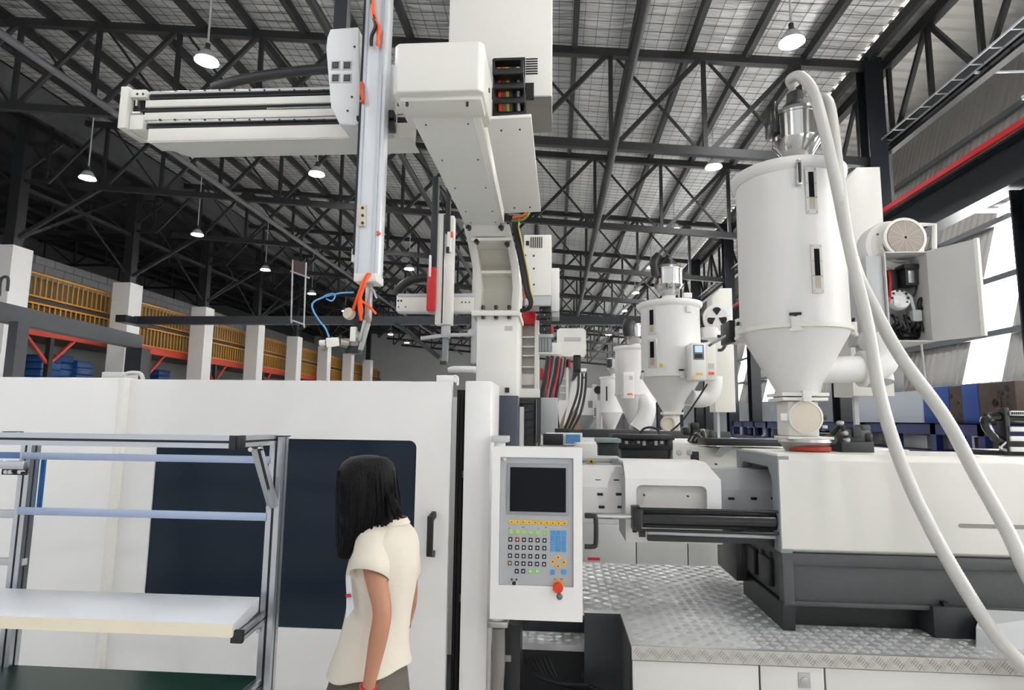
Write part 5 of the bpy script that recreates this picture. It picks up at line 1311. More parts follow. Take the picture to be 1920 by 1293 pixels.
for sh, el, wr, ha in (('shL','elL','wrL','haL'), ('shR','elR','wrR','haR')):
    a = nv(J[sh], .036, i3); m_ = nv(J[sh].lerp(J[el], .5), .039, a); b = nv(J[el], .032, m_); m2 = nv(J[el].lerp(J[wr], .3), .033, b); c = nv(J[wr], .021, m2); h = nv(J[ha], .026, c)
    dn = (J[ha]-J[wr]).normalized(); sd = dn.cross(fdir).normalized()
    for q, ln in ((-1.5, .05), (-.5, .06), (.5, .063), (1.5, .055)):
        f1 = nv(J[ha]+dn*.03+fdir*q*.014, .0085, h); f2 = nv(J[ha]+dn*(.03+ln*.5)+fdir*q*.014+sd*.004, .008, f1); nv(J[ha]+dn*(.03+ln)+fdir*q*.013+sd*.014, .0065, f2)
    t1 = nv(J[wr].lerp(J[ha], .55)+fdir*.032, .0105, h); nv(J[ha]+fdir*.042+dn*.018, .008, t1)
for h_, k_, a_ in ((hL, kL, aL), (hR, kR, aR)):
    a = nv(h_, .07, i0); b = nv(h_.lerp(k_, .5), .062, a); c = nv(k_, .052, b); d_ = nv(k_.lerp(a_, .35), .05, c); e = nv(a_, .034, d_); f = nv(a_+fdir*.08+Vector((0,0,-.05)), .034, e); nv(a_+fdir*.15+Vector((0,0,-.062)), .026, f)
me = bpy.data.meshes.new('body'); o3 = Vector((pz.x, pz.y, 0)); me.from_pydata([v-o3 for v in V], E, [])
body = bpy.data.objects.new('body', me); COL.objects.link(body); body.parent = ps; body.location = o3 - ORG[ps.name]; ORG[body.name] = o3
sk = body.modifiers.new('skin', 'SKIN'); sk.use_smooth_shade = True
for i, d_ in enumerate(me.skin_vertices[0].data): d_.radius = (RAD[i], RAD[i]); d_.use_root = (i == 0)
body.modifiers.new('sub', 'SUBSURF').levels = 2; body.modifiers['sub'].render_levels = 2
dg = bpy.context.evaluated_depsgraph_get(); bm2 = bpy.data.meshes.new_from_object(body.evaluated_get(dg)); body.modifiers.clear(); body.data = bm2
bm2.materials.clear(); bm2.materials.append(SKIN)
# face features on the body's head are turned away; nose, ear and jaw are kept as part of the head
hd = Vector((-.86, .36, -.36)).normalized()      # gaze: to the window, a little down
hc = J['head1'].lerp(J['head2'], .3)
fmat = MB().disc_lathe(hc+hd*.085+Vector((0,0,-.02)), hd, [(.018,-.02),(.016,0),(.008,.016),(.002,.02)], 12).build('nose', SKIN, body, smooth=True)
for s_ in (-1, 1):
    sd = hd.cross(Vector((0,0,1))).normalized()*s_
    MB().disc_lathe(hc+hd*.078+sd*.03+Vector((0,0,.012)), hd, [(.012,-.005),(.01,.004),(.003,.007)], 12).build('eye', BLACKG, body, smooth=True)
    MB().disc_lathe(hc+sd*.083+Vector((0,0,-.015)), sd, [(.02,-.01),(.024,.0),(.012,.008)], 12).build('ear', SKIN, body, smooth=True)
MB().bar(hc+hd*.087+Vector((0,0,-.052))-hd.cross(Vector((0,0,1))).normalized()*.02, hc+hd*.087+Vector((0,0,-.052))+hd.cross(Vector((0,0,1))).normalized()*.02, .008).build('mouth', M('lips', '9c5a50', .5), body)
# shirt: torso rings and two sleeves
def ering(cx, cy, z, rx, ry, rot=0, n=28, wob=0):
    out = []
    for i in range(n):
        t_ = 2*math.pi*i/n; k = 1 + wob*math.sin(5*t_+z*40)*.5 + wob*math.sin(3*t_+1.3)*.5
        x_, y_ = rx*k*math.cos(t_), ry*k*math.sin(t_); out.append(Vector((cx + x_*math.cos(rot)-y_*math.sin(rot), cy + x_*math.sin(rot)+y_*math.cos(rot), z)))
    return out
rings = []
for py, xl, xr_, dy, wob in ((1266, 614, 768, .14, .06), (1240, 620, 766, .135, .055), (1205, 634, 763, .12, .045), (1170, 645, 766, .115, .025), (1135, 653, 771, .115, .02), (1100, 652, 778, .12, .015), (1075, 650, 782, .125, .01), (1050, 656, 785, .13, .01), (1025, 663, 785, .135, .005), (1008, 672, 783, .13, 0), (995, 688, 777, .11, 0), (984, 702, 768, .08, 0), (976, 708, 762, .062, 0)):
    c = W((xl+xr_)/2, py, YPn); rx = (W(xr_, py, YPn).x - W(xl, py, YPn).x)/2
    rings.append(ering(c.x, c.y, c.z + (0 if py < 1250 else 0), rx, dy, 0, 32, wob))
# drooping hem: lower on the left front
for k, v in enumerate(rings[0]):
    v.z += .02*(v.x - ps.location.x)/.14 + .03 + .006*math.sin(k*1.1)
for k, v in enumerate(rings[1]): v.z += .014*(v.x - ps.location.x)/.14 + .012
shirt = MB().loft(rings, caps=False).build('shirt', SHIRT, ps, smooth=True, angle=180)
so = shirt.modifiers.new('thick', 'SOLIDIFY'); so.thickness = .003; so.offset = -1
shirt.modifiers.new('sub', 'SUBSURF').levels = 1
def sleeve(a, b, r0, r1, nm, tilt):
    a, b = Vector(a), Vector(b); rr = []
    for f in (0, .25, .5, .75, 1.0):
        p = a.lerp(b, f); d = (b-a).normalized(); u = d.cross(Vector((0,1,0))).normalized(); w = d.cross(u).normalized(); r = r0+(r1-r0)*f
        rr.append([p + u*(r*math.cos(2*math.pi*i/24)) + w*(r*.95*math.sin(2*math.pi*i/24)) + d*(tilt*f*math.cos(2*math.pi*i/24)) for i in range(24)])
    o = MB().loft(rr, caps=False).build(nm, SHIRT, shirt, smooth=True, angle=180)
    m = o.modifiers.new('thick', 'SOLIDIFY'); m.thickness = .003; m.offset = -1
sleeve(W(702, 996, YPn-.055), W(692, 1080, YPn-.145), .058, .066, 'sleeve', .012)
sleeve(W(757, 1008, YPn+.05), W(762, 1075, YPn+.12), .05, .056, 'sleeve', .0)
rr = [ering(W(735, py, YPn).x, YPn, W(735, py, YPn).z, r, r*1.12, 0, 28) for py, r in ((979, .064), (972, .056), (969, .053))]
MB().loft(rr, caps=False).build('collar', SHIRT, shirt, smooth=True, angle=180)
# trousers
rr = []
for py, xl, xr_, dy in ((1225, 634, 758, .11), (1262, 624, 763, .122), (1293, 614, 766, .13), (1340, 612, 768, .13)):
    c = W((xl+xr_)/2, py, YPn); rr.append(ering(c.x, c.y, c.z, (W(xr_, py, YPn).x-W(xl, py, YPn).x)/2, dy, 0, 28))
tr_ = MB().loft(rr).build('trousers', TROUS, ps, smooth=True, angle=180)
for h_, k_, a_ in ((hL, kL, aL), (hR, kR, aR)):
    MB().tube([h_+Vector((0,0,-.02)), h_.lerp(k_, .5), k_, k_.lerp(a_, .5), a_+Vector((0,0,.02))], [.105, .095, .075, .075, .07], n=20).build('trouser_leg', TROUS, tr_, smooth=True)
    MB().loft([ering(a_.x+fdir.x*.05, a_.y+fdir.y*.05, z, .135*s_, .055*s_, math.atan2(fdir.y, fdir.x), 20) for z, s_ in ((0, 1), (.025, 1), (.05, .85), (.08, .6))]).build('shoe', BLACK, ps, smooth=True)
# hair: straight bob falling forward to the left
rr = []
hw = ((853, 690, 14, .03), (857, 690, 34, .06), (866, 689, 46, .085), (880, 688, 53, .1), (900, 688, 54, .108), (925, 689, 55, .11), (950, 691, 57, .11), (968, 690, 58, .108), (985, 686, 53, .1), (1000, 679, 45, .09), (1015, 670, 35, .075), (1030, 662, 25, .062), (1041, 656, 19, .052))
for py, cx, hwx, dy in hw:
    c = W(cx, py, YPn-.015); rx = hwx/FPX*YPn*.985
    rr.append(ering(c.x, c.y, c.z, rx, dy, 0, 48, .025))
hair = MB().loft(rr).build('hair', HAIR, ps, smooth=True, angle=180)
random.seed(3)
for k in range(46):                        # strands that break the outline
    t_ = random.uniform(math.pi*.85, math.pi*2.1); y0_ = random.uniform(0, .25); pts = []
    for q in range(4):
        idx = 3 + int((len(hw)-4)*(y0_+(1-y0_)*q/3)); py, cx, hwx, dy = hw[min(idx, len(hw)-1)]
        c = W(cx, py, YPn-.015); rx = hwx/FPX*YPn*1.0; pts.append(Vector((c.x+rx*math.cos(t_), c.y+dy*1.0*math.sin(t_), c.z)))
    MB().tube(pts, [.001, .004, .0035, .0015], n=6, sub=4).build('hair_strand', HAIR, hair, smooth=True)
for px, py in ((741, 962), (747, 974), (735, 978), (752, 970)):
    MB().tube([W(730, 930, YPn-.08), W(px-5, py-14, YPn-.09), W(px, py, YPn-.075)], [.014, .01, .003], n=8).build('hair_strand', HAIR, hair, smooth=True)
# lanyard card and red wrist band
ld = MB().hexa([W(650, 1078, YPn-.12), W(657, 1080, YPn-.12), W(664, 1140, YPn-.13), W(649, 1160, YPn-.13)], [W(650, 1078, YPn-.115), W(657, 1080, YPn-.115), W(664, 1140, YPn-.125), W(649, 1160, YPn-.125)]).build('name_card', M('card_white', 'cfd3da', .3), ps)
MB().hexa([W(648, 1113, YPn-.132), W(658, 1113, YPn-.132), W(659, 1119, YPn-.132), W(648, 1120, YPn-.132)], [W(648, 1113, YPn-.128), W(658, 1113, YPn-.128), W(659, 1119, YPn-.128), W(648, 1120, YPn-.128)]).build('card_stripe', RED, ld)
MB().disc_lathe(J['wrL']+ (J['haL']-J['wrL'])*.12, (J['haL']-J['wrL']).normalized(), [(.026,-.004),(.029,0),(.026,.004)], 20).build('wrist_band', RED, ps, smooth=True)
# ------------------------------------------------------------------ second robot, further down the row
def PB(par, x0, y0, x1, y1, Y, dy, m, nm, bev=.004): return MB().pbox(x0, y0, x1, y1, Y, dy).build(nm, m, par, bevel=bev)
Y2 = 7.3
r2 = T('robot_column', 'second robot column with red collar and stepped cream body', 'robot', (W(990, 745, Y2).x, Y2, 1.5))
PB(r2, 976, 584, 1004, 607, Y2, .3, RED, 'red_collar')
PB(r2, 972, 607, 978, 745, Y2, .35, CREAM, 'column_side'); PB(r2, 1002, 600, 1010, 745, Y2, .35, CREAM, 'column_side')
PB(r2, 977, 605, 1003, 745, Y2+.15, .2, M('neck_inner', 'cbc6bc', .5), 'column_web')
for py in (630, 648, 665, 686): PB(r2, 977, py, 1003, py+2.5, Y2+.02, .15, WHITE, 'column_rib')
PB(r2, 972, 728, 1011, 745, Y2-.01, .37, CREAM, 'column_foot'); PB(r2, 977, 700, 1002, 722, Y2+.1, .05, CREAM, 'foot_gusset', .02)
PB(r2, 972, 745, 1012, 1000, Y2+.02, .3, CHAR, 'pedestal')
cb2 = T('robot_cabinet', 'second cream robot cabinet with vertical vent slots behind the cable bundle', 'cabinet', W(1010, 570, 6.9))
PB(cb2, 982, 440, 1034, 553, 6.7, .5, CREAM, 'housing'); PB(cb2, 984, 553, 1033, 572, 6.72, .4, LGREY, 'base_plate')
for k in range(6): PB(cb2, 995+4*k, 444, 996.6+4*k, 464, 6.69, .02, BLACK, 'vent_slot', 0)
for px, py in ((990, 453), (985, 478), (1001, 479), (1001, 503), (1001, 533)): PB(cb2, px-1.5, py-1.5, px+1.5, py+1.5, 6.69, .02, BLACK, 'screw', 0)
PB(cb2, 986, 451, 992, 459, 6.68, .03, BLACK, 'catch', .005); PB(cb2, 1034, 502, 1049, 583, 6.95, .3, WHITE, 'side_box', .006); PB(cb2, 1035, 583, 1049, 594, 6.97, .3, LGREY, 'side_box_base', .004)
dc2 = T('drag_chain', 'black square drag chain below the second robot cabinet', 'cable chain', W(1022, 622, 6.8))
for k in range(4): PB(dc2, 1011, 574+12.5*k, 1033, 585+12.5*k, 6.8, .12, BLKPART, 'chain_link')
for k in range(5): PB(dc2, 1014+3*(k % 3)*2, 580+9*k, 1015.5+3*(k % 3)*2, 582+9*k, 6.79, .02, LGREY, 'chain_pin', 0)
PB(dc2, 1032, 612, 1038, 622, 6.82, .1, RED, 'red_clip')
bx2 = T('guard_box', 'grey ribbed guard box under the second robot drag chain', 'guard', W(1022, 662, 7.4))
PB(bx2, 1009, 626, 1038, 632, 7.3, .2, LGREY, 'lid'); PB(bx2, 1010, 632, 1034, 660, 7.32, .2, GREYP, 'body'); PB(bx2, 1007, 660, 1036, 663, 7.3, .22, WARM, 'base_strip')
for k in range(4): PB(bx2, 1012+5.5*k, 633, 1013.5+5.5*k, 659, 7.31, .02, LGREY, 'rib', 0)
# its arm and axis
a2 = T('traverse_axis', 'second shorter cream linear axis behind the hanging robot arm', 'linear axis', W(815, 585, 6.3))
PB(a2, 743, 553, 893, 583, 6.4, .15, CREAM, 'profile'); PB(a2, 746, 550, 893, 556, 6.39, .1, LGREY, 'steel_rail')
for px in (746.5, 752): PB(a2, px-1.3, 562, px+1.3, 565, 6.39, .02, BLACK, 'bolt', 0)
for px in (866, 873, 880): PB(a2, px-1, 565, px+1, 567.5, 6.39, .02, CHAR, 'bolt', 0)
for px in (747, 760, 800): PB(a2, px-1, 574, px+1, 576, 6.39, .02, CHAR, 'bolt', 0)
PB(a2, 745, 582, 893, 586, 6.39, .1, LGREY, 'under_cover')
MB().tube([W(743, 552, 6.45), W(748, 542, 6.45), W(762, 530, 6.45), W(780, 523, 6.45), W(803, 520, 6.45)], .05, n=10).build('arched_chain', BLACK, a2, smooth=True)
PB(a2, 884, 500, 896, 680, 6.5, .15, LGREY, 'end_bracket'); MB().disc_lathe(W(884, 624, 6.45), (0,-1,0), [(.04,0),(.04,.03)], 16).build('end_roller', LGREY, a2)
v2 = T('vertical_arm', 'second twin-rail cream robot arm with red carriage', 'robot arm', W(835, 690, 6.2))
PB(v2, 818, 400, 833, 608, 6.15, .12, CREAM, 'rail_profile'); PB(v2, 832, 404, 849, 608, 6.17, .12, CREAM, 'rail_profile'); PB(v2, 829.5, 402, 832, 606, 6.14, .02, CHAR, 'rail_gap', 0)
PB(v2, 800, 500, 816, 582, 6.1, .2, RED, 'red_carriage', .01); PB(v2, 804, 478, 808, 518, 6.08, .03, WHITE, 'sensor_strip', .002)
PB(v2, 808, 330, 820, 514, 6.12, .08, NAVY, 'chain_post'); PB(v2, 836, 340, 844, 436, 6.12, .06, BLACK, 'cable_chain'); PB(v2, 838, 434, 845, 472, 6.1, .05, WHITE, 'chain_holder'); PB(v2, 836, 462, 842, 473, 6.09, .04, BLACK, 'chain_end')
PB(v2, 845, 434, 849, 444, 6.09, .03, ORNG, 'orange_clip', .002)
PB(v2, 827, 606, 842, 632, 6.2, .1, LGREY, 'wrist', .005); PB(v2, 829, 630, 839, 678, 6.22, .08, GREYP, 'drop_rod', .004); PB(v2, 824, 676, 836, 683, 6.2, .06, CHAR, 'gripper_foot', .004)
MB().tube([W(789, 634, 6.2), W(828, 629, 6.2)], .02, n=8, sub=1).build('gripper_bar', LGREY, v2); MB().tube([W(842, 628, 6.2), W(885, 627, 6.2)], .02, n=8, sub=1).build('gripper_bar', LGREY, v2)
MB().tube([W(740, 606, 6.6), W(760, 618, 6.6), W(824, 671, 6.6)], .025, n=8, sub=1).build('stay_rod', CHAR, v2)
MB().tube([W(840, 694, 6.4), W(850, 692, 6.4), W(880, 692, 6.4), W(892, 693, 6.4)], [.02, .035, .035, .035], n=12).build('white_lamp_tube', WHITE, smooth=True, label='white rounded tube end beside the cream robot column', cat='tube')
# third robot
Y3 = 11.3
r3 = T('robot_column', 'third distant robot column with red collar under a white box', 'robot', (W(1055, 760, Y3).x, Y3, 1.0))
PB(r3, 1042, 668, 1070, 689, Y3, .4, RED, 'red_collar'); PB(r3, 1042, 689, 1062, 760, Y3+.1, .3, M('neck_inner', 'cbc6bc', .5), 'column_web')
for py in (708, 722, 735): PB(r3, 1042, py, 1062, py+2, Y3+.05, .2, WHITE, 'column_rib', 0)
PB(r3, 1061, 668, 1066, 750, Y3, .4, WHITE, 'column_side'); PB(r3, 1038, 750, 1066, 815, Y3, .4, WHITE, 'column_foot')
cb3 = T('robot_cabinet', 'third plain white robot cabinet with clipped corners in the distance', 'cabinet', W(1070, 666, 10.6))
a0, a1, b0, b1 = R4(1044, 615, 1099, 668, 10.6); MB().prism([(a0+.05, b1), (a0, b1-.05), (a0, b0+.25), (a0-.0, b0), (a1-.05, b0), (a1, b0+.05), (a1, b1-.05), (a1-.05, b1)][::-1], 10.6, 11.1).build('housing', CREAM, cb3)
PB(cb3, 1035, 642, 1052, 664, 10.55, .4, WHITE, 'side_box'); PB(cb3, 1058, 632, 1089, 639, 10.59, .02, LGREY, 'label_plate', 0)
for k in range(8): PB(cb3, 1062+4*k, 610, 1064+4*k, 616, 10.7, .05, CHAR, 'cable_gland', 0)
dc3 = T('drag_chain', 'black drag chain hanging from the third white cabinet', 'cable chain', W(1082, 700, 10.6)); PB(dc3, 1075, 665, 1089, 698, 10.6, .2, BLACK, 'chain_link')
MB().hexa([W(1074, 698, 10.6), W(1088, 698, 10.6), W(1074, 714, 10.6), W(1072, 714, 10.6)], [W(1074, 698, 10.8), W(1088, 698, 10.8), W(1074, 714, 10.8), W(1072, 714, 10.8)]).build('chain_bracket', CHAR, dc3)
MB().hexa([W(1072, 715, 10.7), W(1092, 700, 10.7), W(1088, 750, 10.7), W(1056, 800, 10.7)], [W(1072, 715, 10.8), W(1092, 700, 10.8), W(1088, 750, 10.8), W(1056, 800, 10.8)]).build('white_arm_plate', WHITE, dc3)
cbl = T('cable_bundle', 'hanging bundle of black and red cables between the second and third robots', 'cables', W(1030, 800, 8.5))
random.seed(11)
for k in range(11):
    x_ = 1012 + 3.4*k; m = (RUBBER, RUBBER, RED, RUBBER, M('grey_hose', '77797c', .5))[k % 5]
    tb([(x_+14, 668+2*(k % 3), 8.6), (x_+10, 700, 8.5), (x_+2+random.uniform(-4, 4), 740, 8.4), (x_-1, 780, 8.4), (x_+4, 812, 8.4)], .018, m, 'cable', cbl)
for d in (0, 7, 14): tb([(1085+d, 700, 10.4), (1083+d, 735, 10.3), (1070+d*1.3, 775, 10.2), (1058+d, 806, 10.2)], .022, RUBBER, 'cable', cbl)
PB(cbl, 1013, 690, 1019, 712, 8.5, .1, RED, 'red_tag'); PB(cbl, 1016, 752, 1024, 806, 8.6, .2, WHITE, 'white_plate'); PB(cbl, 1034, 790, 1042, 812, 8.6, .1, MBLUE, 'blue_bottle', .01)
t = T('cardboard_sheet', 'tan leaning cardboard sheet between hanging black cables and grey dryer', 'cardboard', W(1075, 815, 10.9))
MB().hexa([W(1063, 762, 10.9), W(1080, 762, 10.9), W(1092, 815, 10.9), W(1042, 815, 10.9)], [W(1063, 762, 10.95), W(1080, 762, 10.95), W(1092, 815, 10.95), W(1042, 815, 10.95)]).build('sheet', CARD, t)

# ------------------------------------------------------------------ further hoppers
def hop(px, Y, hw, yr, yj, yn, lab, loader=True, yl=0, ls=1.0, mat=WHITE, yb=None):
    c = W(px, (yr+yj)/2, Y); r = hw/FPX*Y*1.0
    zR_, zJ_, zN_ = Z_(px, yr, Y-r*.6), Z_(px, yj, Y-r), Z_(px, yn, Y-r*.3)
    t = T('drying_hopper', lab, 'hopper', (c.x, Y, zN_), 'white drying hoppers'); hopper_body(t, c.x, Y, r, zR_, zJ_, zN_, r*.3, mat)
    zb_ = Z_(px, yb or yn+34, Y)
    MB().box(c.x-r*.33, Y-r*.33, zN_-.03, c.x+r*.33, Y+r*.33, zN_).build('neck_flange', WARM, t, bevel=.004)
    MB().lathe(c.x, Y, [(r*.33, zb_), (r*.26, zb_+.02), (r*.26, zN_-.02)], 24).build('throat', CREAM, t, smooth=True)
    return t, c, r, zR_, zJ_, zN_, zb_
h2, c2, r2_, zR2, zJ2, zN2, zb2 = hop(1257, 7.3, 54, 563, 702, 772, 'second white drying hopper with dark sight windows and control box')
for y0_, y1_ in ((575, 625), (635, 688)):
    aa = math.degrees(math.asin((W(1224, 600, 7.0).x-c2.x)/r2_)); sight_glass(h2, c2.x, 7.3, r2_, aa, Z_(1224, y1_, 7.0), Z_(1224, y0_, 7.0), .12)
clamp(h2, c2.x, 7.3, r2_, 8, zJ2); clamp(h2, c2.x, 7.3, r2_, -75, zJ2)
PB(h2, 1287, 572, 1298, 585, 6.95, .06, WHITE, 'sensor_mount', .01); PB(h2, 1237, 681, 1243, 689, 6.93, .01, M('warning_yellow', 'd8b13a', .5), 'warning_sticker', 0)
p = W(1251, 794, 7.1); MB().disc_lathe((p.x, 7.08, p.z), (0,-1,0), [(.085,0),(.085,.04),(.07,.045),(.068,.03)], 28).build('round_cover', M('cover_tan', 'cfc6b6', .5), h2, smooth=True, angle=30)
MB().tube([W(1288, 742, 7.3), W(1305, 748, 7.3), W(1325, 745, 7.3), W(1336, 730, 7.3), W(1338, 705, 7.3)], .1, n=18).build('inlet_elbow', WHITE, h2, smooth=True)
MB().disc_lathe(W(1290, 742, 7.2), (-.6,-.7,.2), [(.09,-.02),(.1,0),(.09,.02)], 24).build('inlet_flange', LGREY, h2, smooth=True)
vl2 = T('suction_loader', 'steel suction loader with black filter on the second hopper lid', 'loader', (c2.x, 7.2, zR2), 'suction loaders')
vacuum_loader(vl2, W(1253, 520, 7.2).x, 7.2, zR2+.01, 1.1); MB().lathe(W(1253, 480, 7.2).x, 7.2, [(.1, zR2+.44), (.07, zR2+.5), (.03, zR2+.54)], 20).build('suction_head', BLACK, vl2, smooth=True)
MB().tube([W(1236, 478, 7.1), W(1226, 492, 7.1), W(1230, 518, 7.1)], .05, n=12).build('filter_hose', BLACK, vl2, smooth=True)
PB(vl2, 1282, 548, 1298, 558, 7.1, .1, WHITE, 'lid_box', .01)
dcx = T('dryer_control_box', 'white dryer control box with small lit display on the second hopper', 'control box', W(1320, 712, 6.7))
a0, a1, b0, b1 = R4(1296, 642, 1324, 712, 6.72); MB().box(a0, 6.72, b0, a1, 7.0, b1).build('front_box', WHITE, dcx, bevel=.01); PB(dcx, 1323, 641, 1343, 712, 6.8, .25, CREAM, 'side_box', .006)
fs = PB(dcx, 1300, 646, 1320, 674, 6.715, .01, M('box_face_grey', '6b7076', .4), 'display_bezel', .002); PB(fs, 1303, 648, 1317, 660, 6.71, .008, M('lit_display', '9fb4d8', .3, emit=.8), 'display', 0); PB(fs, 1303, 663, 1317, 671, 6.71, .008, BLACK, 'key_field', 0)
PB(dcx, 1305, 699, 1318, 703, 6.715, .01, M('warning_yellow', 'd8b13a', .5), 'yellow_label', 0); PB(dcx, 1329, 697, 1339, 702, 6.79, .01, ORNG, 'orange_label', 0); PB(dcx, 1329, 681, 1339, 691, 6.79, .01, LGREY, 'vent_grille', 0); PB(dcx, 1299, 704, 1303, 711, 6.71, .01, M('warning_yellow', 'd8b13a', .5), 'warning_sticker', 0)
f2 = T('dryer_fan', 'white round fan housing with three dark openings beside the second hopper', 'fan', W(1350, 630, 7.3))
p = W(1347, 595, 7.2); R_ = .155
MB().disc_lathe((p.x+.02, 7.35, p.z), (-.25,-1,0), [(R_*.95,0),(R_*1.05,.03),(R_*1.05,.14),(R_,.17),(R_*.8,.175),(R_*.78,.19)], 36).build('housing', WHITE, f2, smooth=True, angle=30)
q0 = Vector((p.x+.02, 7.35, p.z)) + Vector((-.25,-1,0)).normalized()*.192
for k in range(3):
    a = math.radians(90+120*k); u = Vector((1,-.25,0)).normalized(); v = Vector((0,0,1)); ce = q0
    pts = [ce + (u*math.cos(a+d)*rr_ + v*math.sin(a+d)*rr_) for d, rr_ in ((0, .02), (-.5, .1), (-.25, .115), (0, .118), (.25, .115), (.5, .1))]
    n_ = Vector((-.25,-1,0)).normalized()*.004; MB().add([w_+n_ for w_ in pts]+[w_-n_ for w_ in pts], [tuple(range(6)), tuple(range(11,5,-1))]+[(i_, (i_+1) % 6, 6+(i_+1) % 6, 6+i_) for i_ in range(6)]).build('opening', BLACK, f2)
MB().cyl(W(1334, 635, 7.3), W(1334, 615, 7.3), .13, n=24).build('outlet_collar', WHITE, f2, smooth=True)
tb([(1345, 630, 7.0), (1357, 632, 7.0), (1360, 645, 7.0), (1354, 655, 7.0), (1346, 656, 7.0)], .018, RUBBER, 'cable', f2)
tb([(1326, 720, 6.9), (1300, 760, 6.9), (1278, 790, 6.9), (1258, 808, 6.9)], .01, RUBBER, 'cable', f2)
h3, c3, r3_, zR3, zJ3, zN3, zb3 = hop(1191, 11.2, 37, 648, 738, 800, 'third drying hopper with grey cone half hidden behind the second')
PB(h3, 1169, 697, 1189, 747, 10.6, .3, WHITE, 'control_box', .01); PB(h3, 1176, 737, 1186, 740, 10.59, .02, ORNG, 'orange_label', 0); PB(h3, 1180, 704, 1186, 712, 10.59, .02, LGREY, 'display', 0)
MB().tube([W(1205, 740, 11.0), W(1212, 765, 11.0), W(1206, 790, 11.0), W(1196, 806, 11.0)], .17, n=16).build('inlet_elbow', WHITE, h3, smooth=True)
vl3 = T('suction_loader', 'small steel suction loader of the third hopper above its lid', 'loader', (c3.x, 11.2, zR3), 'suction loaders'); vacuum_loader(vl3, W(1192, 620, 11.2).x, 11.2, zR3, 1.1); MB().tube([W(1181, 600, 11), W(1177, 612, 11), W(1180, 630, 11)], .1, n=10).build('filter_hose', BLACK, vl3, smooth=True)
h4, c4, r4_, *_ = hop(1146, 14.8, 20, 706, 772, 806, 'fourth small bluish drying hopper with narrow slit window')
PB(h4, 1136.5, 724, 1139, 751, 14.4, .1, BLACK, 'slit_window', 0)
vl4 = T('suction_loader', 'distant steel suction loader with black filter left of the third hopper', 'loader', (c4.x, 14.8, _[0]), 'suction loaders')
vacuum_loader(vl4, W(1152, 690, 14.8).x, 14.8, _[0]+.01, 1.2); PB(vl4, 1139, 672, 1147, 687, 14.6, .3, BLACK, 'filter_housing', .02)
h5 = T('dryer_unit', 'grey distant dryer with square body and cone beside the cardboard', 'dryer', W(1098, 805, 15.5))
PB(h5, 1078, 727, 1112, 778, 15.3, .6, WHITE, 'body', .01); PB(h5, 1112, 720, 1120, 782, 15.25, .5, WHITE, 'side_panel', .01); PB(h5, 1103, 751, 1111, 764, 15.28, .04, GREYP, 'display', 0)
c = W(1095, 790, 15.5); MB().lathe(c.x, 15.6, [(.12, Z_(1095, 806, 15.5)), (.25, Z_(1095, 795, 15.5)), (.42, Z_(1095, 778, 15.5))], 24).build('cone', LGREY, h5, smooth=True)
MB().disc_lathe(W(1121, 731, 15.2), (0,-1,0), [(.09,0),(.1,.03),(.08,.05)], 20).build('fan', BLACK, h5); MB().cyl(W(1124, 750, 15.2), W(1124, 812, 15.2), .07, n=14).build('air_pipe', WHITE, h5, smooth=True)
for k in range(4): PB(h5, 1114.5, 765+4*k, 1117, 767.5+4*k, 15.24, .02, BLACK, 'button', 0)
PB(h5, 1080, 690, 1100, 727, 15.6, .4, WHITE, 'upper_box', .01)
for k in range(6): PB(h5, 1090+4*(k % 3), 696+10*(k//3), 1092+4*(k % 3), 699+10*(k//3), 15.58, .04, BLACK, 'knob', 0)

# ------------------------------------------------------------------ second machine body and things on it
m2 = T('moulding_machine', 'second white moulding machine in the row behind the barrel cover', 'machine', (1.6, 7.0, 0))
a0, a1, b0, b1 = R4(1262, 838, 1480, 905, 6.5)
MB().box(a0, 6.5, b0, a1+1.2, 7.9, b1).build('rear_cover', CREAM, m2, bevel=.01)
x0_, x1_ = X_(1060, 1000, 6.4), X_(1420, 1000, 6.4)
xs_ = [x0_, X_(1193, 1030, 6.4), X_(1290, 1030, 6.4), x1_]
for i in range(3): MB().box(xs_[i]+.006, 6.4, .1, xs_[i+1]-.006, 6.44, Z_(1200, 985, 6.4)).build('base_panel', M('base_panel_grey', 'bfc0bf', .45), m2, bevel=.003)
MB().box(x0_, 6.44, 0, x1_, 7.9, Z_(1200, 990, 6.4)).build('base_frame', LGREY, m2)
MB().box(x0_+.1, 6.6, Z_(1200, 990, 6.4), a0-.02, 7.8, Z_(1200, 880, 6.6)).build('clamp_body', WHITE, m2, bevel=.01)
for px in (1273, 1292):
    p = W(px, 848, 6.5); MB().disc_lathe(p, (0,-1,0), [(.03,0),(.03,.01),(.018,.014)], 18).build('dial', LGREY, m2)
PB(m2, 1295, 846, 1311, 866, 6.49, .02, BLACK, 'socket_plate', .02)
PB(m2, 1102, 1045, 1125, 1050, 6.395, .01, RED, 'red_stripe', 0)
PB(m2, 1150, 815, 1265, 824, 6.4, .5, BLACK, 'black_table', .004); PB(m2, 1158, 822, 1262, 842, 6.5, .4, BLKPART, 'slide_base', .01); PB(m2, 1165, 836, 1255, 862, 6.55, .3, BLACK, 'slide_bed', .01)
for k in range(8): PB(m2, 1172+11*k, 826, 1178+11*k, 832+3*(k % 2), 6.48, .03, (LGREY, CHAR, STEELB)[k % 3], 'fitting', .004)
PB(m2, 1325, 823, 1480, 836, 6.3, .4, BLACK, 'support_beam', .004)
MB().hexa([W(1352, 836, 6.35), W(1378, 836, 6.35), W(1352, 856, 6.35), W(1341, 850, 6.35)], [W(1352, 836, 6.5), W(1378, 836, 6.5), W(1352, 856, 6.5), W(1341, 850, 6.5)]).build('grey_strut', GREYP, m2)
mo = T('drive_motor', 'black drive motor block behind the support beam of the second machine', 'motor', W(1315, 830, 7.0))
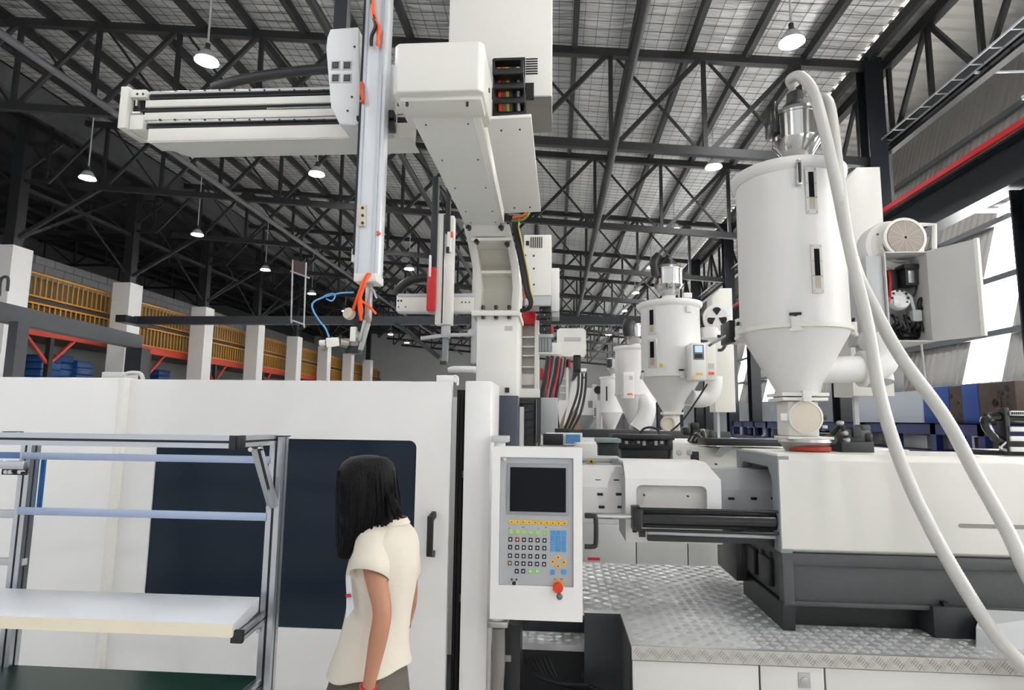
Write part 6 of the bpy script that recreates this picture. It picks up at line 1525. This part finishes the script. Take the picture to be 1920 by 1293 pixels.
PB(mo, 1298, 804, 1330, 832, 7.0, .25, BLKPART, 'body', .02); PB(mo, 1296, 792, 1312, 806, 7.0, .2, BLACK, 'head', .02); PB(mo, 1280, 800, 1296, 816, 7.0, .15, BLACK, 'valve', .02); PB(mo, 1328, 806, 1342, 826, 7.0, .2, CHAR, 'end_bell', .03)
for k in range(4): tb([(1290+4*k, 826, 6.9), (1300+6*k, 814-3*k, 6.85), (1318+2*k, 824, 6.9)], .01, STEELB if k % 2 else RUBBER, 'pipe', mo)
tb([(1200, 812, 6.8), (1208, 803, 6.8), (1222, 801, 6.8), (1234, 806, 6.8), (1236, 814, 6.8)], .012, RUBBER, 'pipe', mo)
# guard rails and covers right behind the control panel
ct = T('clamp_rail_cover', 'grey guide rail cover with yellow warning triangle behind the control panel', 'machine cover', W(1130, 888, 4.6))
PB(ct, 1085, 868, 1160, 886, 4.5, .4, LGREY, 'rail_cover', .006); PB(ct, 1085, 886, 1158, 891, 4.55, .3, BLACK, 'rail_gap', 0); PB(ct, 1080, 832, 1120, 858, 4.8, .4, WHITE, 'end_housing', .01); PB(ct, 1085, 858, 1165, 866, 4.6, .3, LGREY, 'upper_rail', .006)
p = W(1075, 870, 4.6); MB().box(p.x-.1, 4.6, 0, p.x+.02, 4.9, p.z).build('frame_leg', CHAR, ct); PB(ct, 1152, 862, 1172, 890, 4.4, .3, GREYP, 'end_bracket', .006); PB(ct, 1118, 822, 1165, 830, 5.4, .3, GREYP, 'cross_tie', .01); PB(ct, 1122, 830, 1160, 856, 5.5, .3, CHAR, 'clamp_frame', .01)
a0, a1, b0, b1 = R4(1101, 858, 1116, 868, 4.49); MB().prism([(a0, b0), (a1, b0), ((a0+a1)/2, b1)], 4.485, 4.495).build('warning_triangle', M('warning_yellow', 'd8b13a', .5), ct)
MB().prism([(a0+.018, b0+.006), (a1-.018, b0+.006), ((a0+a1)/2, b1-.014)], 4.48, 4.486).build('warning_print', BLACK, ct)
sc = T('small_monitor', 'small blue screen with white frame behind the control panel', 'monitor', W(1077, 835, 6.0))
PB(sc, 1024, 811, 1092, 834, 6.0, .08, WHITE, 'frame', .004); PB(sc, 1061, 814, 1088, 831, 5.99, .02, M('blue_screen', '3f6f9c', .3, emit=.25), 'screen', 0); PB(sc, 1018, 813, 1056, 834, 5.95, .06, BLACK, 'black_panel', .004)
PB(sc, 1040, 803, 1068, 811, 6.05, .1, BLACK, 'keyboard_tray', .004); PB(sc, 1012, 834, 1097, 845, 6.05, .2, LGREY, 'stand', .004); p = W(1030, 845, 6.1); MB().box(p.x, 6.1, 0, p.x+.1, 6.2, p.z).build('stand_leg', CHAR, sc)
for nm_, Ya, Yb, py, ex in (('third', 10.5, 12.2, 806, 3.2), ('fourth', 14.2, 16.4, 812, 3.6)):
    xa, xb = W(1038, 830, Ya).x, 3.4
    t = T('moulding_machine', nm_ + ' white moulding machine of the row, mostly hidden behind the second', 'machine', (2, Ya+.8, 0))
    MB().box(xa, Ya, .1, xb, Yb, Z_(1100, py+14, Ya)).build('body', WHITE, t, bevel=.02); MB().box(xa-.1, Ya+.1, 0, xb+.6, Yb-.1, .5).build('base_frame', LGREY, t)
    MB().box(xa+.1, Ya+.2, Z_(1100, py+14, Ya), xb-.4, Yb-.2, Z_(1100, py, Ya)).build('top_bed', CHAR, t, bevel=.02)
# grey body under robot 2
PB(m2, 1010, 745, 1046, 815, 7.6, .3, LGREY, 'platen_side', .01)

# ------------------------------------------------------------------ things on the injection unit
sm_ = T('servo_motor', 'dark grey servo motor block on the injection unit beside the feed throat', 'motor', W(1605, 848, 3.5))
PB(sm_, 1578, 828, 1640, 853, 3.42, .2, CHAR, 'base', .006); PB(sm_, 1582, 806, 1636, 830, 3.45, .18, DGREY, 'body', .012); PB(sm_, 1600, 800, 1615, 820, 3.43, .1, CHAR, 'connector', .004); PB(sm_, 1616, 796, 1634, 808, 3.5, .1, DGREY, 'cap', .01); PB(sm_, 1622, 810, 1640, 832, 3.44, .05, BLACK, 'end_bell', .02)
PB(sm_, 1548, 812, 1578, 850, 3.6, .15, BLACK, 'gearbox', .01)
for px, py in ((1578, 793), (1586, 812), (1590, 825)): p = W(px, py, 3.42); MB().disc_lathe(p, (0,-1,0), [(.014,-.03),(.014,0),(.008,.006)], 14).build('fitting', STEELB, sm_, smooth=True)
tb([(1560, 815, 3.5), (1572, 800, 3.48), (1578, 796, 3.45), (1582, 808, 3.45), (1590, 822, 3.44)], .012, RUBBER, 'hose', sm_); PB(sm_, 1545, 797, 1552, 803, 3.5, .02, WHITE, 'small_tag', .001)
mf = T('water_manifold', 'black water hoses with white flow scales at the right picture edge', 'manifold', W(1900, 850, 3.2))
tb([(1960, 783, 3.2), (1905, 783, 3.2), (1862, 780, 3.2), (1848, 786, 3.2), (1850, 800, 3.2), (1862, 815, 3.2), (1880, 826, 3.2), (1960, 828, 3.2)], .022, BLACKG, 'hose', mf)
tb([(1890, 826, 3.18), (1880, 834, 3.18), (1876, 840, 3.18), (1888, 844, 3.18)], .008, STEEL, 'clip', mf)
for y0_ in (770, 800, 818, 838): PB(mf, 1896, y0_, 1960, y0_+9, 3.16, .05, WHITE, 'flow_scale', .003)
PB(mf, 1886, 764, 1896, 850, 3.17, .06, BLACK, 'bracket', .004)
for k in range(6): PB(mf, 1898+4*k, 772, 1899.5+4*k, 777, 3.155, .01, BLACK, 'scale_mark', 0)
PB(mf, 1880, 846, 1960, 858, 3.2, .3, BLACK, 'base', .004)

# ------------------------------------------------------------------ blue mould rack by the wall
XB = 5.2
zt_, zb_r = 1.74, 1.36
br_ = T('mould_rack', 'long navy blue steel rack carrying moulds along the window wall', 'rack', (XB, 12, 0))
MB().box(XB, 5.6, zt_-.16, XB+.08, 18.5, zt_).build('top_beam', BLUE, br_); MB().box(XB+1.0, 5.6, zt_-.16, XB+1.08, 18.5, zt_).build('top_beam', BLUE, br_)
MB().box(XB, 5.6, zb_r-.1, XB+.08, 18.5, zb_r).build('lower_beam', BLUE, br_)
MB().box(XB, 5.6, zt_-.02, XB+1.0, 18.5, zt_-.005).build('shelf', BLUE, br_)
y = 5.9
while y < 18.4: MB().box(XB, y, 0, XB+.09, y+.12, zt_-.02).build('post', BLUE, br_); MB().box(XB+1, y, 0, XB+1.08, y+.1, zt_-.02).build('post', BLUE, br_); y += .95
for k in range(8): MB().box(XB+.2, 6.1+1.6*k, zb_r, XB+.5, 6.7+1.6*k, zb_r+.2).build('stored_block', (WHITE, BLKPART, LGREY)[k % 3], br_, bevel=.01)
MB().box(XB+.1, 5.6, zb_r-.02, XB+1.0, 18.5, zb_r-.01).build('lower_shelf', BLUE, br_)
def mould(x0_, xm_, x1_, y0_, y1_, X, lab, holes):
    # blue half towards the left in the picture, rusty half towards the right
    A, Bm, C_ = WX(x0_, 750, X).y, WX(xm_, 750, X).y, WX(x1_, 750, X).y
    zt2 = WX((x0_+x1_)/2, y0_, X).z
    t = T('mould', lab, 'mould', (X+.3, (A+C_)/2, zt_), 'moulds on the blue rack')
    MB().box(X, Bm, zt_, X+.6, A, zt2).build('blue_half', MBLUE, t, bevel=.01); hf = MB().box(X, C_, zt_, X+.6, Bm-.01, zt2-.01).build('rusty_half', BROWN, t, bevel=.01)
    random.seed(holes)
    for k in range(holes):
        yy, zz, rr_ = C_+(Bm-C_)*random.uniform(.15, .85), zt_+(zt2-zt_)*random.uniform(.15, .85), random.uniform(.015, .04)
        MB().disc_lathe((X-.001, yy, zz), (-1,0,0), [(rr_,0),(rr_,.004),(rr_*.6,.005)], 16).build('bolt_hole', BLKPART, hf)
    if holes > 6:
        yy, zz = (C_+Bm)/2, (zt_+zt2)/2-.01; MB().disc_lathe((X-.001, yy, zz), (-1,0,0), [(.09,0),(.09,.012),(.05,.014),(.048,.004)], 24).build('locating_ring', BROWN, hf, smooth=True, angle=30); MB().disc_lathe((X-.004, yy, zz), (-1,0,0), [(.03,0),(.03,.012)], 16).build('sprue_hole', BLACK, hf)
mould(1730, 1779, 1803, 724, 772, XB+.12, 'blue and brown steel mould on the rack, half hidden by a hose', 4)
mould(1803, 1834, 1905, 716, 770, XB+.12, 'large rusty mould with round locating ring on the blue rack', 12)
t = T('side_cabinet', 'pale blue grey cabinet behind the hoses left of the moulds', 'cabinet', WX(1670, 785, XB+.4))
ya_, yb_ = WX(1728, 760, XB+.4).y, WX(1610, 760, XB+.4).y
MB().box(XB+.4, ya_, 0, XB+1.0, yb_, WX(1670, 736, XB+.4).z).build('body', DADO, t, bevel=.01)
MB().box(XB+.45, ya_+.2, WX(1700, 730, XB+.4).z-.05, XB+.8, ya_+.5, WX(1700, 730, XB+.4).z+.02).build('top_tray', CARD, t)
